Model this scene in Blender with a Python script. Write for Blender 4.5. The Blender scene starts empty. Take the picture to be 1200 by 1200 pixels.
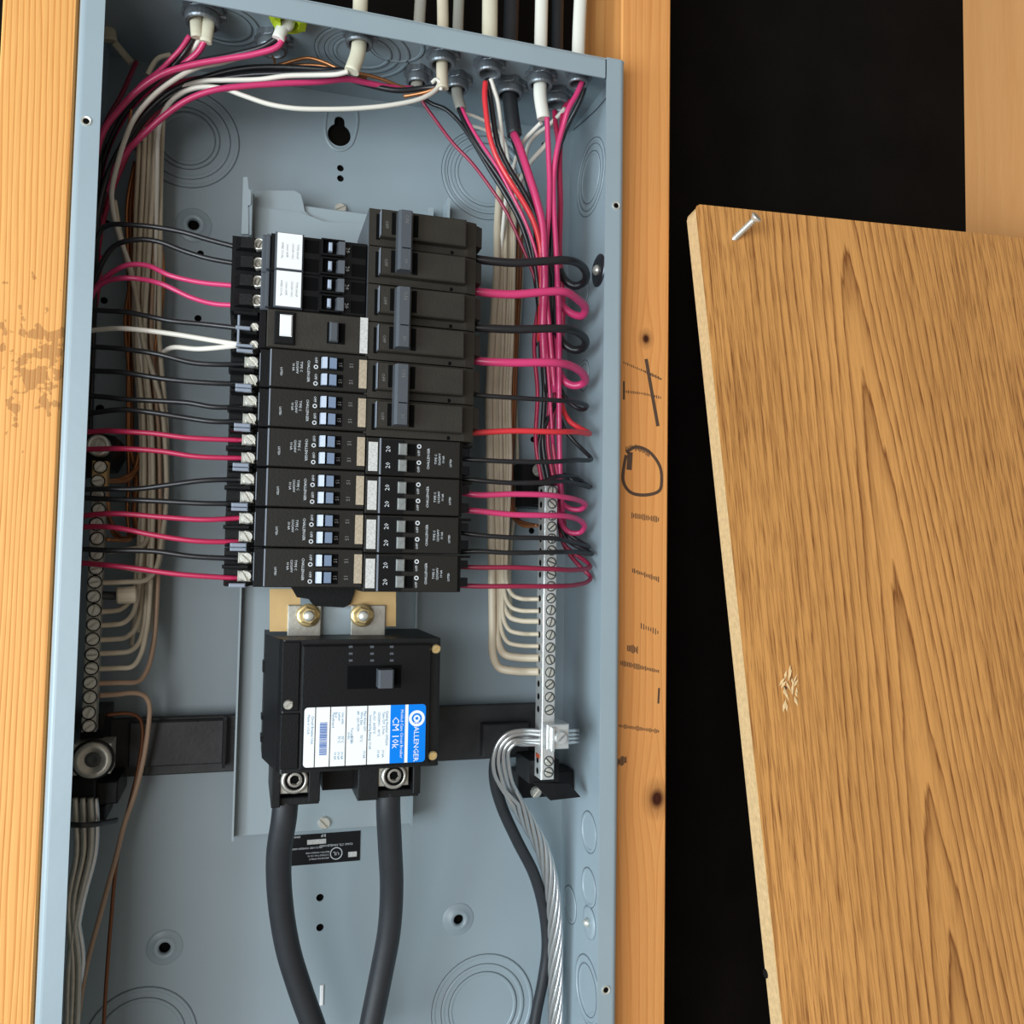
import bpy, math, random
from mathutils import Vector, Matrix, Euler
random.seed(7)
PI = math.pi
scene = bpy.context.scene
COL = scene.collection

# ------------------------------------------------------------------ camera
# world frame: X right along the wall, Y into the wall, Z up; the enclosure's
# outer top-left front corner is the origin, metres
CAM = Vector((0.10707, -0.578679, -0.367118))
F = 1034.941
yaw, pit, rol = 0.293495, 0.055881, -0.015776
RZ = Matrix(((math.cos(yaw), math.sin(yaw), 0), (-math.sin(yaw), math.cos(yaw), 0), (0, 0, 1)))
RX = Matrix(((1, 0, 0), (0, math.cos(pit), -math.sin(pit)), (0, math.sin(pit), math.cos(pit))))
RY = Matrix(((math.cos(rol), 0, math.sin(rol)), (0, 1, 0), (-math.sin(rol), 0, math.cos(rol))))
R = RZ @ RX @ RY
cam_data = bpy.data.cameras.new('camera')
cam = bpy.data.objects.new('camera', cam_data)
COL.objects.link(cam)
cam_data.sensor_width = 36
cam_data.lens = 36 * F / 1200
cam_data.clip_start = 0.01
right, fwd, up = R @ Vector((1, 0, 0)), R @ Vector((0, 1, 0)), R @ Vector((0, 0, 1))
M = Matrix((right, up, -fwd)).transposed().to_4x4()
M.translation = CAM
cam.matrix_world = M
scene.camera = cam

# ------------------------------------------------------------------ world, light, exposure
world = bpy.data.worlds.new('world')
scene.world = world
world.use_nodes = True
wn = world.node_tree
wn.nodes['Background'].inputs[0].default_value = (1.0, 0.92, 0.80, 1)
wn.nodes['Background'].inputs[1].default_value = 0.28

def area_light(name, loc, target, size, size_y, power, col):
    ld = bpy.data.lights.new(name, 'AREA')
    ld.shape = 'RECTANGLE'; ld.size = size; ld.size_y = size_y
    ld.energy = power; ld.color = col
    o = bpy.data.objects.new(name, ld)
    COL.objects.link(o)
    o.location = loc
    d = Vector(target) - Vector(loc)
    o.rotation_euler = d.to_track_quat('-Z', 'Y').to_euler()
    return o
# a big daylight window to the left of the wall, and an added fill from the front left that brightens the back panel
area_light('window_light', (-1.18, -0.80, -0.55), (0.15, 0.03, -0.42), 0.8, 0.95, 29, (0.74, 0.91, 1.0))
area_light('added_fill', (-0.95, -1.85, -0.55), (0.3, 0.0, -0.4), 1.3, 1.3, 36, (0.94, 0.97, 1.0))
scene.view_settings.view_transform = 'Standard'
scene.view_settings.look = 'None'
scene.view_settings.gamma = 1
scene.view_settings.use_curve_mapping = False
scene.view_settings.exposure = -0.03

# ------------------------------------------------------------------ pixel -> point on a real plane
def ray(u, v):
    return R @ Vector(((u - 600) / F, 1, (600 - v) / F))
def at(u, v, y):
    d = ray(u, v); t = (y - CAM.y) / d.y
    return CAM + d * t
def atz(u, v, z):
    d = ray(u, v); t = (z - CAM.z) / d.z
    return CAM + d * t
def atx(u, v, x):
    d = ray(u, v); t = (x - CAM.x) / d.x
    return CAM + d * t
def X(u, v, y): return at(u, v, y).x
def Z(u, v, y): return at(u, v, y).z

# ------------------------------------------------------------------ materials
def srgb(r, g, b):
    f = lambda c: (c / 255 / 12.92) if c <= 10 else ((c / 255 + 0.055) / 1.055) ** 2.4
    return (f(r), f(g), f(b), 1)
def mat(name, col, rough=0.5, metal=0.0, bump=0.0, bscale=300, var=0.0, vscale=20, spec=0.5, coat=0.0, trans=0.0):
    m = bpy.data.materials.new(name); m.use_nodes = True
    nt = m.node_tree; b = nt.nodes['Principled BSDF']
    b.inputs['Base Color'].default_value = col
    b.inputs['Roughness'].default_value = rough
    b.inputs['Metallic'].default_value = metal
    b.inputs['Specular IOR Level'].default_value = spec
    b.inputs['Coat Weight'].default_value = coat
    tc = nt.nodes.new('ShaderNodeTexCoord')
    if var:
        n = nt.nodes.new('ShaderNodeTexNoise'); n.inputs['Scale'].default_value = vscale; n.inputs['Detail'].default_value = 6
        nt.links.new(tc.outputs['Object'], n.inputs['Vector'])
        mx = nt.nodes.new('ShaderNodeMix'); mx.data_type = 'RGBA'; mx.blend_type = 'MULTIPLY'
        mx.inputs[0].default_value = 1
        r = nt.nodes.new('ShaderNodeValToRGB')
        r.color_ramp.elements[0].position = 0.3; r.color_ramp.elements[1].position = 0.7
        r.color_ramp.elements[0].color = (1 - var, 1 - var, 1 - var, 1); r.color_ramp.elements[1].color = (1, 1, 1, 1)
        nt.links.new(n.outputs['Fac'], r.inputs['Fac'])
        mx.inputs[6].default_value = col
        nt.links.new(r.outputs['Color'], mx.inputs[7])
        nt.links.new(mx.outputs[2], b.inputs['Base Color'])
    if bump:
        n = nt.nodes.new('ShaderNodeTexNoise'); n.inputs['Scale'].default_value = bscale; n.inputs['Detail'].default_value = 3
        nt.links.new(tc.outputs['Object'], n.inputs['Vector'])
        bp = nt.nodes.new('ShaderNodeBump'); bp.inputs['Strength'].default_value = bump; bp.inputs['Distance'].default_value = 0.0005
        nt.links.new(n.outputs['Fac'], bp.inputs['Height'])
        nt.links.new(bp.outputs['Normal'], b.inputs['Normal'])
    return m

ENAMEL = mat('grey_enamel', (0.300, 0.366, 0.402, 1), 0.36, bump=0.15, bscale=160, var=0.06, vscale=14)
PANMAT = mat('pale_enamel', (0.335, 0.400, 0.43, 1), 0.34, bump=0.1, bscale=160)
ENGROOVE = mat('enamel_groove', (0.09, 0.11, 0.125, 1), 0.5)
BLACK = mat('black_moulding', (0.006, 0.006, 0.0065, 1), 0.36, spec=0.22, bump=0.25, bscale=900)
BLACK_SOFT = mat('worn_black_moulding', (0.009, 0.009, 0.0095, 1), 0.45, spec=0.25, bump=0.3, bscale=500, var=0.4, vscale=60)
BROWN = mat('dusty_brown_moulding', (0.030, 0.026, 0.020, 1), 0.48, spec=0.35, bump=0.3, bscale=700, var=0.2, vscale=90)
DARKBROWN = mat('dark_brown_moulding', (0.014, 0.0125, 0.0105, 1), 0.42, spec=0.3, bump=0.2, bscale=700)
SLATE = mat('slate_moulding', (0.07, 0.078, 0.09, 1), 0.38, bump=0.2, bscale=700)
VOID = mat('deep_black', (0.004, 0.004, 0.004, 1), 0.9, spec=0.05)
TOGL = mat('pale_lit_toggle', (0.36, 0.41, 0.50, 1), 0.22)  # lit side of the dark twin toggles put into the colour; slim toggles share it
TOGL2 = mat('blue_sheen_toggle', (0.22, 0.29, 0.42, 1), 0.25)  # bluish reflection on the dark twin toggles, put into the colour
TABM = mat('end_tab_reflection', (0.26, 0.29, 0.35, 1), 0.25)  # window reflection on black plastic tabs, put into the colour
EDGE = mat('edge_highlight', (0.20, 0.22, 0.26, 1), 0.3)  # highlight along dark breaker edges, painted as thin pale strips
GREYTOG = mat('grey_toggle', (0.24, 0.25, 0.24, 1), 0.4, var=0.3, vscale=300)
STEEL = mat('bright_steel', (0.78, 0.77, 0.70, 1), 0.32, 0.65, bump=0.2, bscale=500)
WELL = mat('well_shade', (0.05, 0.055, 0.055, 1), 0.6)
LUGM = mat('lug_screw_metal', (0.42, 0.40, 0.36, 1), 0.35, 0.7)
SCREWB = mat('pale_screw', (0.80, 0.78, 0.70, 1), 0.40, 0.3)
DULL = mat('dull_steel', (0.52, 0.50, 0.44, 1), 0.40, 0.6, bump=0.3, bscale=400, var=0.2, vscale=200)
ZINC = mat('cast_zinc', (0.24, 0.26, 0.28, 1), 0.40, 0.6, bump=0.5, bscale=350, var=0.3, vscale=120)
ALU = mat('bare_aluminium', (0.66, 0.66, 0.66, 1), 0.33, 0.9, bump=0.2, bscale=600)
BARALU = mat('plated_bar', (0.72, 0.73, 0.72, 1), 0.33, 0.55, bump=0.3, bscale=500, var=0.15, vscale=150)
BRASS = mat('tan_bus_metal', (0.62, 0.42, 0.19, 1), 0.42, 0.45, var=0.12, vscale=80)
GOLD = mat('gold_plated', (0.78, 0.58, 0.28, 1), 0.30, 0.7)
COPPER = mat('bare_copper', (0.56, 0.24, 0.10, 1), 0.36, 0.75, var=0.3, vscale=60)
DARKCOP = mat('tarnished_copper', (0.22, 0.085, 0.04, 1), 0.45, 0.6)
W_BLACK = mat('black_insulation', (0.014, 0.014, 0.016, 1), 0.33)
W_RED = mat('red_insulation', (0.44, 0.020, 0.075, 1), 0.33)
W_PINK = mat('pink_red_insulation', (0.60, 0.045, 0.155, 1), 0.28)
W_SCARLET = mat('scarlet_insulation', (0.66, 0.035, 0.045, 1), 0.32)
W_DRED = mat('dark_red_insulation', (0.27, 0.016, 0.05, 1), 0.36)
W_WHITE = mat('white_insulation', (0.72, 0.68, 0.60, 1), 0.4)
W_CREAM = mat('cream_insulation', (0.60, 0.52, 0.39, 1), 0.45, var=0.12, vscale=60)
W_TAN = mat('aged_tan_insulation', (0.42, 0.28, 0.19, 1), 0.45)
SHEATH = mat('cream_sheath', (0.66, 0.61, 0.46, 1), 0.5, bump=0.3, bscale=300, var=0.12, vscale=50)
SHEATHW = mat('white_sheath', (0.74, 0.72, 0.64, 1), 0.5, bump=0.2, bscale=300)
SHEATHG = mat('grey_sheath', (0.36, 0.35, 0.30, 1), 0.5, bump=0.2, bscale=300)
CABLE = mat('black_rubber_cable', (0.020, 0.022, 0.026, 1), 0.45, bump=0.15, bscale=300, var=0.2, vscale=80)
LIME = mat('lime_clamp', (0.50, 0.62, 0.02, 1), 0.45)
PAPER = mat('white_label', (0.80, 0.80, 0.80, 1), 0.5)
PAPERD = mat('speckled_label', (0.66, 0.65, 0.62, 1), 0.55, var=0.35, vscale=900)
BEIGE = mat('beige_label', (0.47, 0.38, 0.27, 1), 0.55, var=0.3, vscale=700)
BLUE = mat('blue_print', (0.0, 0.19, 0.72, 1), 0.55, spec=0.15)
STRIPM = mat('worn_strip', (0.034, 0.035, 0.037, 1), 0.5, bump=0.4, bscale=300, var=0.55, vscale=45, spec=0.4)
PRINT = mat('white_print', (0.58, 0.60, 0.62, 1), 0.6)
PRINTDIM = mat('dim_print', (0.16, 0.155, 0.15, 1), 0.6)
INKB = mat('blue_ink', (0.16, 0.33, 0.46, 1), 0.6)
INKK = mat('black_ink', (0.006, 0.006, 0.007, 1), 0.6, spec=0.2)
INKW = mat('marker_ink', (0.085, 0.045, 0.026, 1), 0.7)
FELT = mat('black_backing', (0.0065, 0.0052, 0.0042, 1), 0.95, bump=0.5, bscale=200, var=0.5, vscale=12, spec=0.1)
WASH = mat('dark_washer', (0.10, 0.105, 0.12, 1), 0.3, 0.85)

def wood(name, base, line, dark, freq=260, knots=(), stretch=0.06, linemix=0.8, seed=0.0, stain=None, xs=None):
    """grain that runs along Z with rings warped by noise; knots = [(x, z, radius)] in object space"""
    m = bpy.data.materials.new(name); m.use_nodes = True
    nt = m.node_tree; N = nt.nodes; L = nt.links; b = N['Principled BSDF']
    b.inputs['Roughness'].default_value = 0.6
    b.inputs['Specular IOR Level'].default_value = 0.25
    tc = N.new('ShaderNodeTexCoord')
    mp = N.new('ShaderNodeMapping'); mp.inputs['Scale'].default_value = (1, 1, stretch); mp.inputs['Location'].default_value = (seed, seed * 2, seed)
    L.new(tc.outputs['Object'], mp.inputs['Vector'])
    n1 = N.new('ShaderNodeTexNoise'); n1.inputs['Scale'].default_value = 22; n1.inputs['Detail'].default_value = 3
    L.new(mp.outputs[0], n1.inputs['Vector'])
    sep = N.new('ShaderNodeSeparateXYZ'); L.new(tc.outputs['Object'], sep.inputs[0])
    def mth(op, a, bb=None, c=None):
        k = N.new('ShaderNodeMath'); k.operation = op
        for i, x in enumerate((a, bb, c)):
            if x is None: continue
            if isinstance(x, (int, float)): k.inputs[i].default_value = x
            else: L.new(x, k.inputs[i])
        return k.outputs[0]
    xw = mth('MULTIPLY_ADD', n1.outputs['Fac'], 0.030, sep.outputs['X'])
    pull = None
    kd = None
    for (kx, kz, kr) in knots:
        dx = mth('SUBTRACT', sep.outputs['X'], kx); dz = mth('MULTIPLY', mth('SUBTRACT', sep.outputs['Z'], kz), 0.8)
        dd = mth('SQRT', mth('ADD', mth('MULTIPLY', dx, dx), mth('MULTIPLY', dz, dz)))
        g = mth('MULTIPLY', mth('POWER', 2.718, mth('MULTIPLY', mth('DIVIDE', dd, kr * 3.0), -1.0)), kr * 1.8)
        xw = mth('ADD', xw, mth('MULTIPLY', mth('SIGN', dx), mth('MULTIPLY', g, -1.0)))
        k1 = mth('DIVIDE', dd, kr)
        kd = k1 if kd is None else mth('MINIMUM', kd, k1)
    ph = mth('MULTIPLY', xw, freq)
    fr = mth('FRACT', ph)
    r = N.new('ShaderNodeValToRGB'); e = r.color_ramp.elements
    e[0].position = 0.0; e[0].color = (0, 0, 0, 1); e[1].position = 0.62; e[1].color = (0.35, 0.35, 0.35, 1)
    x = e.new(0.86); x.color = (1, 1, 1, 1); x = e.new(1.0); x.color = (0, 0, 0, 1)
    L.new(fr, r.inputs['Fac'])
    mp2 = N.new('ShaderNodeMapping'); mp2.inputs['Scale'].default_value = (1, 1, 0.03); L.new(tc.outputs['Object'], mp2.inputs['Vector'])
    n2 = N.new('ShaderNodeTexNoise'); n2.inputs['Scale'].default_value = 900; n2.inputs['Detail'].default_value = 4
    L.new(mp2.outputs[0], n2.inputs['Vector'])
    n3 = N.new('ShaderNodeTexNoise'); n3.inputs['Scale'].default_value = 9; n3.inputs['Detail'].default_value = 4
    L.new(mp.outputs[0], n3.inputs['Vector'])
    amt = mth('MULTIPLY', mth('MULTIPLY', r.outputs['Color'], linemix), mth('MULTIPLY_ADD', n3.outputs['Fac'], 1.2, 0.2))
    amt = mth('ADD', amt, mth('MULTIPLY', mth('SUBTRACT', n2.outputs['Fac'], 0.5), 0.6))
    mx = N.new('ShaderNodeMix'); mx.data_type = 'RGBA'; mx.inputs[6].default_value = base; mx.inputs[7].default_value = line
    L.new(amt, mx.inputs[0])
    out = mx.outputs[2]
    if kd is not None:
        kr2 = N.new('ShaderNodeValToRGB'); ke = kr2.color_ramp.elements
        ke[0].position = 0.22; ke[0].color = (1, 1, 1, 1); ke[1].position = 1.0; ke[1].color = (0, 0, 0, 1)
        y = ke.new(0.5); y.color = (0.35, 0.35, 0.35, 1)
        L.new(mth('MULTIPLY', kd, 0.55), kr2.inputs['Fac'])
        m2 = N.new('ShaderNodeMix'); m2.data_type = 'RGBA'; m2.inputs[7].default_value = dark
        L.new(kr2.outputs['Color'], m2.inputs[0]); L.new(out, m2.inputs[6]); out = m2.outputs[2]
    if stain:
        sx, sz, sr = stain
        dx = mth('SUBTRACT', sep.outputs['X'], sx); dz = mth('SUBTRACT', sep.outputs['Z'], sz)
        dd = mth('SQRT', mth('ADD', mth('MULTIPLY', dx, dx), mth('MULTIPLY', dz, dz)))
        ns = N.new('ShaderNodeTexNoise'); ns.inputs['Scale'].default_value = 110; ns.inputs['Detail'].default_value = 6
        L.new(tc.outputs['Object'], ns.inputs['Vector'])
        v = mth('MULTIPLY', mth('GREATER_THAN', ns.outputs['Fac'], mth('MULTIPLY_ADD', mth('DIVIDE', dd, sr), 0.16, 0.43)), 0.45)
        m3 = N.new('ShaderNodeMix'); m3.data_type = 'RGBA'; m3.inputs[7].default_value = dark
        L.new(v, m3.inputs[0]); L.new(out, m3.inputs[6]); out = m3.outputs[2]
    L.new(out, b.inputs['Base Color'])
    bp = N.new('ShaderNodeBump'); bp.inputs['Strength'].default_value = 0.35; bp.inputs['Distance'].default_value = 0.0006
    L.new(mth('MULTIPLY', amt, -1.0), bp.inputs['Height']); L.new(bp.outputs['Normal'], b.inputs['Normal'])
    return m

# ------------------------------------------------------------------ mesh builder
class MB:
    def __init__(s): s.v = []; s.f = []; s.sm = []
    def add(s, vs, fs, smooth=False):
        o = len(s.v); s.v += [tuple(p) for p in vs]
        s.f += [tuple(o + i for i in f) for f in fs]; s.sm += [smooth] * len(fs)
        return s
    def box(s, x0, x1, y0, y1, z0, z1, bev=0.0):
        if x0 > x1: x0, x1 = x1, x0
        if y0 > y1: y0, y1 = y1, y0
        if z0 > z1: z0, z1 = z1, z0
        b = min(bev, (x1 - x0) * .45, (y1 - y0) * .45, (z1 - z0) * .45)
        if b <= 0:
            vs = [(x, y, z) for x in (x0, x1) for y in (y0, y1) for z in (z0, z1)]
            return s.add(vs, [(0, 1, 3, 2), (4, 6, 7, 5), (0, 4, 5, 1), (2, 3, 7, 6), (0, 2, 6, 4), (1, 5, 7, 3)])
        # chamfer around the front (towards the camera) and the sides
        prof = [(b, y0), (0, y0 + b), (0, y1)]
        rings = []
        for ins, y in prof:
            rings.append([(x0 + ins, y, z0 + ins), (x1 - ins, y, z0 + ins), (x1 - ins, y, z1 - ins), (x0 + ins, y, z1 - ins)])
        vs = [p for r in rings for p in r]
        fs = [(0, 1, 2, 3), (8, 11, 10, 9)]
        for k in range(2):
            for i in range(4):
                j = (i + 1) % 4
                fs.append((k * 4 + i, (k + 1) * 4 + i, (k + 1) * 4 + j, k * 4 + j))
        return s.add(vs, fs)
    def prism(s, pts, axis, a, b):
        """polygon pts (2D) pushed along an axis from a to b; axis 'y': pts=(x,z); 'z': (x,y); 'x': (y,z)"""
        n = len(pts)
        def mk(p, t):
            return {'y': (p[0], t, p[1]), 'z': (p[0], p[1], t), 'x': (t, p[0], p[1])}[axis]
        vs = [mk(p, a) for p in pts] + [mk(p, b) for p in pts]
        fs = [tuple(range(n))[::-1], tuple(range(n, 2 * n))]
        for i in range(n):
            j = (i + 1) % n; fs.append((i, j, n + j, n + i))
        return s.add(vs, fs)
    def lathe(s, prof, c, ax=(0, -1, 0), seg=20, smooth=True, teeth=0, scale=(1, 1)):
        """prof=[(r,h)] around axis ax through c"""
        ax = Vector(ax).normalized(); t = ax.orthogonal().normalized(); w = ax.cross(t)
        c = Vector(c); vs = []
        for k, (r, h) in enumerate(prof):
            for i in range(seg):
                a = 2 * PI * i / seg
                rr = r
                if teeth and r == max(p[0] for p in prof): rr = r * (0.86 if (i // 2) % 2 else 1.0)
                vs.append(c + ax * h + t * (math.cos(a) * rr * scale[0]) + w * (math.sin(a) * rr * scale[1]))
        fs = []
        n = len(prof)
        for k in range(n - 1):
            for i in range(seg):
                j = (i + 1) % seg
                fs.append((k * seg + i, k * seg + j, (k + 1) * seg + j, (k + 1) * seg + i))
        s.add(vs, fs, smooth)
        o = len(s.v) - len(vs)
        if prof[-1][0] > 0: s.f.append(tuple(o + (n - 1) * seg + i for i in range(seg))); s.sm.append(False)
        if prof[0][0] > 0: s.f.append(tuple(o + i for i in range(seg))[::-1]); s.sm.append(False)
        return s
    def tube(s, path, r, seg=8, r2=None, flat=1.0, res=6, raw=False):
        P = [Vector(p) for p in path]
        Q = P if raw else smooth_path(P, res)
        rads = [r + ((r2 - r) * i / (len(Q) - 1) if r2 is not None else 0) for i in range(len(Q))]
        T = []
        for i in range(len(Q)):
            a = Q[max(0, i - 1)]; b = Q[min(len(Q) - 1, i + 1)]
            d = (b - a); T.append(d.normalized() if d.length > 1e-9 else Vector((0, 0, -1)))
        nrm = Vector((0, -1, 0)); nrm = nrm - T[0] * nrm.dot(T[0])
        if nrm.length < 1e-3: nrm = T[0].orthogonal()
        nrm.normalize(); vs = []
        for i in range(len(Q)):
            nrm = nrm - T[i] * nrm.dot(T[i])
            if nrm.length < 1e-4: nrm = T[i].orthogonal()
            nrm.normalize(); bn = T[i].cross(nrm)
            for k in range(seg):
                a = 2 * PI * k / seg
                vs.append(Q[i] + nrm * (math.cos(a) * rads[i] * flat) + bn * (math.sin(a) * rads[i]))
        fs = []
        for i in range(len(Q) - 1):
            for k in range(seg):
                j = (k + 1) % seg
                fs.append((i * seg + k, i * seg + j, (i + 1) * seg + j, (i + 1) * seg + k))
        s.add(vs, fs, True)
        o = len(s.v) - len(vs)
        s.f.append(tuple(o + k for k in range(seg))[::-1]); s.sm.append(False)
        s.f.append(tuple(o + (len(Q) - 1) * seg + k for k in range(seg))); s.sm.append(False)
        return s
    def mesh(s, name, origin=(0, 0, 0)):
        ox, oy, oz = origin
        me = bpy.data.meshes.new(name)
        me.from_pydata([(x - ox, y - oy, z - oz) for x, y, z in s.v], [], s.f)
        me.polygons.foreach_set('use_smooth', s.sm)
        me.update()
        import bmesh
        bm = bmesh.new(); bm.from_mesh(me); bmesh.ops.recalc_face_normals(bm, faces=bm.faces); bm.to_mesh(me); bm.free()
        return me

def smooth_path(P, res=6):
    if len(P) < 3: return P
    Q = []
    E_ = [P[0] * 2 - P[1]] + P + [P[-1] * 2 - P[-2]]
    for i in range(1, len(E_) - 2):
        p0, p1, p2, p3 = E_[i - 1], E_[i], E_[i + 1], E_[i + 2]
        t0 = 0.0; t1 = t0 + max((p1 - p0).length, 1e-6) ** .5; t2 = t1 + max((p2 - p1).length, 1e-6) ** .5; t3 = t2 + max((p3 - p2).length, 1e-6) ** .5
        for k in range(res):
            t = t1 + (t2 - t1) * k / res
            A1 = p0 * ((t1 - t) / (t1 - t0)) + p1 * ((t - t0) / (t1 - t0))
            A2 = p1 * ((t2 - t) / (t2 - t1)) + p2 * ((t - t1) / (t2 - t1))
            A3 = p2 * ((t3 - t) / (t3 - t2)) + p3 * ((t - t2) / (t3 - t2))
            B1 = A1 * ((t2 - t) / (t2 - t0)) + A2 * ((t - t0) / (t2 - t0))
            B2 = A2 * ((t3 - t) / (t3 - t1)) + A3 * ((t - t1) / (t3 - t1))
            Q.append(B1 * ((t2 - t) / (t2 - t1)) + B2 * ((t - t1) / (t2 - t1)))
    Q.append(P[-1])
    return Q

ORG = {}
def thing(name, label, cat, loc, group=None):
    o = bpy.data.objects.new(name, None); o.empty_display_size = 0.01
    COL.objects.link(o); o.location = loc; ORG[o] = Vector(loc)
    o['label'] = label; o['category'] = cat
    if group: o['group'] = group
    return o
def obj(name, mb, m, parent=None, label=None, mesh=None):
    """one mesh; vertices given in world metres, stored relative to the parent's base"""
    org = ORG[parent] if parent is not None else None
    if org is None:
        n = len(mb.v); org = Vector([sum(p[i] for p in mb.v) / n for i in range(3)])
        me = mb.mesh(name, org); o = bpy.data.objects.new(name, me); o.location = org
    else:
        me = mesh or mb.mesh(name, org); o = bpy.data.objects.new(name, me); o.parent = parent
    if m: me.materials.clear(); me.materials.append(m)
    COL.objects.link(o); ORG[o] = org
    if label: o['label'] = label
    return o
def tag(o, label, cat, group=None):
    o['label'] = label; o['category'] = cat
    if group: o['group'] = group
    return o
def dup(root, loc, label, group=None):
    r = root.copy(); COL.objects.link(r); r.location = loc; r['label'] = label; ORG[r] = Vector(loc)
    if group: r['group'] = group
    for ch in list(root.children):
        c = ch.copy(); COL.objects.link(c); c.parent = r; ORG[c] = Vector(loc)
        for g in list(ch.children):
            d = g.copy(); COL.objects.link(d); d.parent = c; ORG[d] = Vector(loc)
    return r

def text_mb(items, mb=None):
    """items: (string, x, y, z, size, angle) printed on planes facing -Y; angle in degrees, clockwise on the face"""
    mb = mb or MB()
    for (s, x, y, z, size, ang) in items:
        cu = bpy.data.curves.new('t', 'FONT'); cu.body = s; cu.size = size; cu.align_x = 'CENTER'; cu.align_y = 'CENTER'
        cu.resolution_u = 1; cu.extrude = 0.00008
        o = bpy.data.objects.new('t', cu); COL.objects.link(o)
        me = o.to_mesh()
        a = -math.radians(ang); ca, sa = math.cos(a), math.sin(a)
        vs = []
        for v in me.vertices:
            px, py = v.co.x, v.co.y
            vs.append((x + px * ca - py * sa, y - v.co.z, z + px * sa + py * ca))
        mb.add(vs, [tuple(p.vertices) for p in me.polygons])
        o.to_mesh_clear(); bpy.data.objects.remove(o); bpy.data.curves.remove(cu)
    return mb

def ring(mb, prof, c, ax=(0, -1, 0), seg=28):
    """open lathe: annulus without end caps"""
    ax = Vector(ax).normalized(); t = ax.orthogonal().normalized(); w = ax.cross(t); c = Vector(c)
    vs = []; fs = []
    for r, h in prof:
        for i in range(seg):
            a = 2 * PI * i / seg
            vs.append(c + ax * h + t * (math.cos(a) * r) + w * (math.sin(a) * r))
    for k in range(len(prof) - 1):
        for i in range(seg):
            j = (i + 1) % seg
            fs.append((k * seg + i, k * seg + j, (k + 1) * seg + j, (k + 1) * seg + i))
    return mb.add(vs, fs, False)

def circle(x, z, r, n=20):
    return [(x + r * math.cos(2 * PI * i / n), z + r * math.sin(2 * PI * i / n)) for i in range(n)]

def plate_with_holes(outline, holes, y, th):
    """flat plate facing -Y with real holes; points are (x, z)"""
    cu = bpy.data.curves.new('p', 'CURVE'); cu.dimensions = '2D'; cu.fill_mode = 'BOTH'; cu.extrude = th / 2
    for pts in [outline] + holes:
        sp = cu.splines.new('POLY'); sp.points.add(len(pts) - 1); sp.use_cyclic_u = True
        for i, p in enumerate(pts): sp.points[i].co = (p[0], p[1], 0, 1)
    o = bpy.data.objects.new('p', cu); COL.objects.link(o)
    me = o.to_mesh()
    mb = MB().add([(v.co.x, y + th / 2 - v.co.z, v.co.y) for v in me.vertices], [tuple(p.vertices) for p in me.polygons])
    o.to_mesh_clear(); bpy.data.objects.remove(o); bpy.data.curves.remove(cu)
    return mb

def screw_head(c, r, h=0.0016, slot=0.4, ax=(0, -1, 0), m=STEEL, parent=None, name='screw', label=None, cross=False, dome=True):
    """round head with a cut slot; the slot is real: two half heads with a dark floor"""
    ax = Vector(ax).normalized(); c = Vector(c)
    t = Vector((math.cos(slot), 0, math.sin(slot)))
    t = (t - ax * t.dot(ax))
    if t.length < 1e-3: t = ax.orthogonal()
    t.normalize(); w = ax.cross(t)
    mb = MB(); g = r * 0.17; lo = h * .12
    mb.lathe([(r * .98, 0), (r * .98, lo)], c, ax, 16, smooth=False)
    for sgn in (1, -1):
        n = 9; base = []; top = []
        a0 = math.asin(g / r)
        for i in range(n + 1):
            a = a0 + (PI - 2 * a0) * i / n
            base.append((math.cos(a) * r, sgn * math.sin(a) * r))
        ins = 0.78
        vs = []
        for (a, b) in base: vs.append(c + t * a + w * b + ax * lo)
        for (a, b) in base: vs.append(c + t * (a * ins) + w * (sgn * max(abs(b) * ins, g)) + ax * h)
        m_ = n + 1
        fs = [tuple(range(m_)), tuple(range(m_, 2 * m_))[::-1]]
        for i in range(m_):
            j = (i + 1) % m_; fs.append((i, j, m_ + j, m_ + i))
        mb.add(vs, fs)
    return obj(name, mb, m, parent, label)

# ================================================================== SETTING: wall framing behind
PX = 0.000667          # metres per pixel near the back of the enclosure
Wd, Dp, FL, TF = 0.363, 0.1108, 0.01465, 0.0158
ZB = -0.86
YS = 0.015             # front plane of the studs

felt = MB().box(-0.12, 1.05, 0.1140, 0.122, -1.05, 0.35)
o = obj('wall_back', felt, FELT); o['kind'] = 'structure'

def stud(x0, x1, m, label, name='wood_stud'):
    t = thing(name, label, 'stud', ((x0 + x1) / 2, YS, -1.0))
    mb = MB().box(x0, x1, YS, YS + 0.0985, -1.0, 0.33, 0.0012)
    obj('timber', mb, m, t)
    return t
xl0 = X(4, 0, YS)
def lc(x, x0, x1): return x - (x0 + x1) / 2
LS = (xl0 - 0.0005, -0.0035)
wl = wood('pine_left', srgb(228, 168, 98), srgb(192, 112, 44), srgb(120, 70, 36), 300, knots=[], seed=3.1, linemix=0.9,
          stain=(X(60, 425, YS) - sum(LS) / 2, Z(60, 425, YS) + 1.0, 0.035))
stud(LS[0], LS[1], wl, 'pale pine stud at the left edge with bold straight grain and a brown stain')
MS = (0.3668, 0.4077)
def mloc(u, v): p = at(u, v, YS); return (p.x - sum(MS) / 2, p.z + 1.0)
k1 = mloc(757, 397); k2 = mloc(770, 936)
wm = wood('pine_middle', srgb(224, 156, 90), srgb(194, 118, 58), srgb(64, 26, 12), 150, knots=[(k1[0], k1[1], 0.0040), (k2[0], k2[1], 0.0075)], seed=1.3, linemix=0.55)
sm = stud(MS[0], MS[1], wm, 'orange pine stud between enclosure and black gap, marked with black ink')
xr_ = X(1131, 200, YS + 0.0985)
RS = (xr_, xr_ + 0.038)
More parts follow.
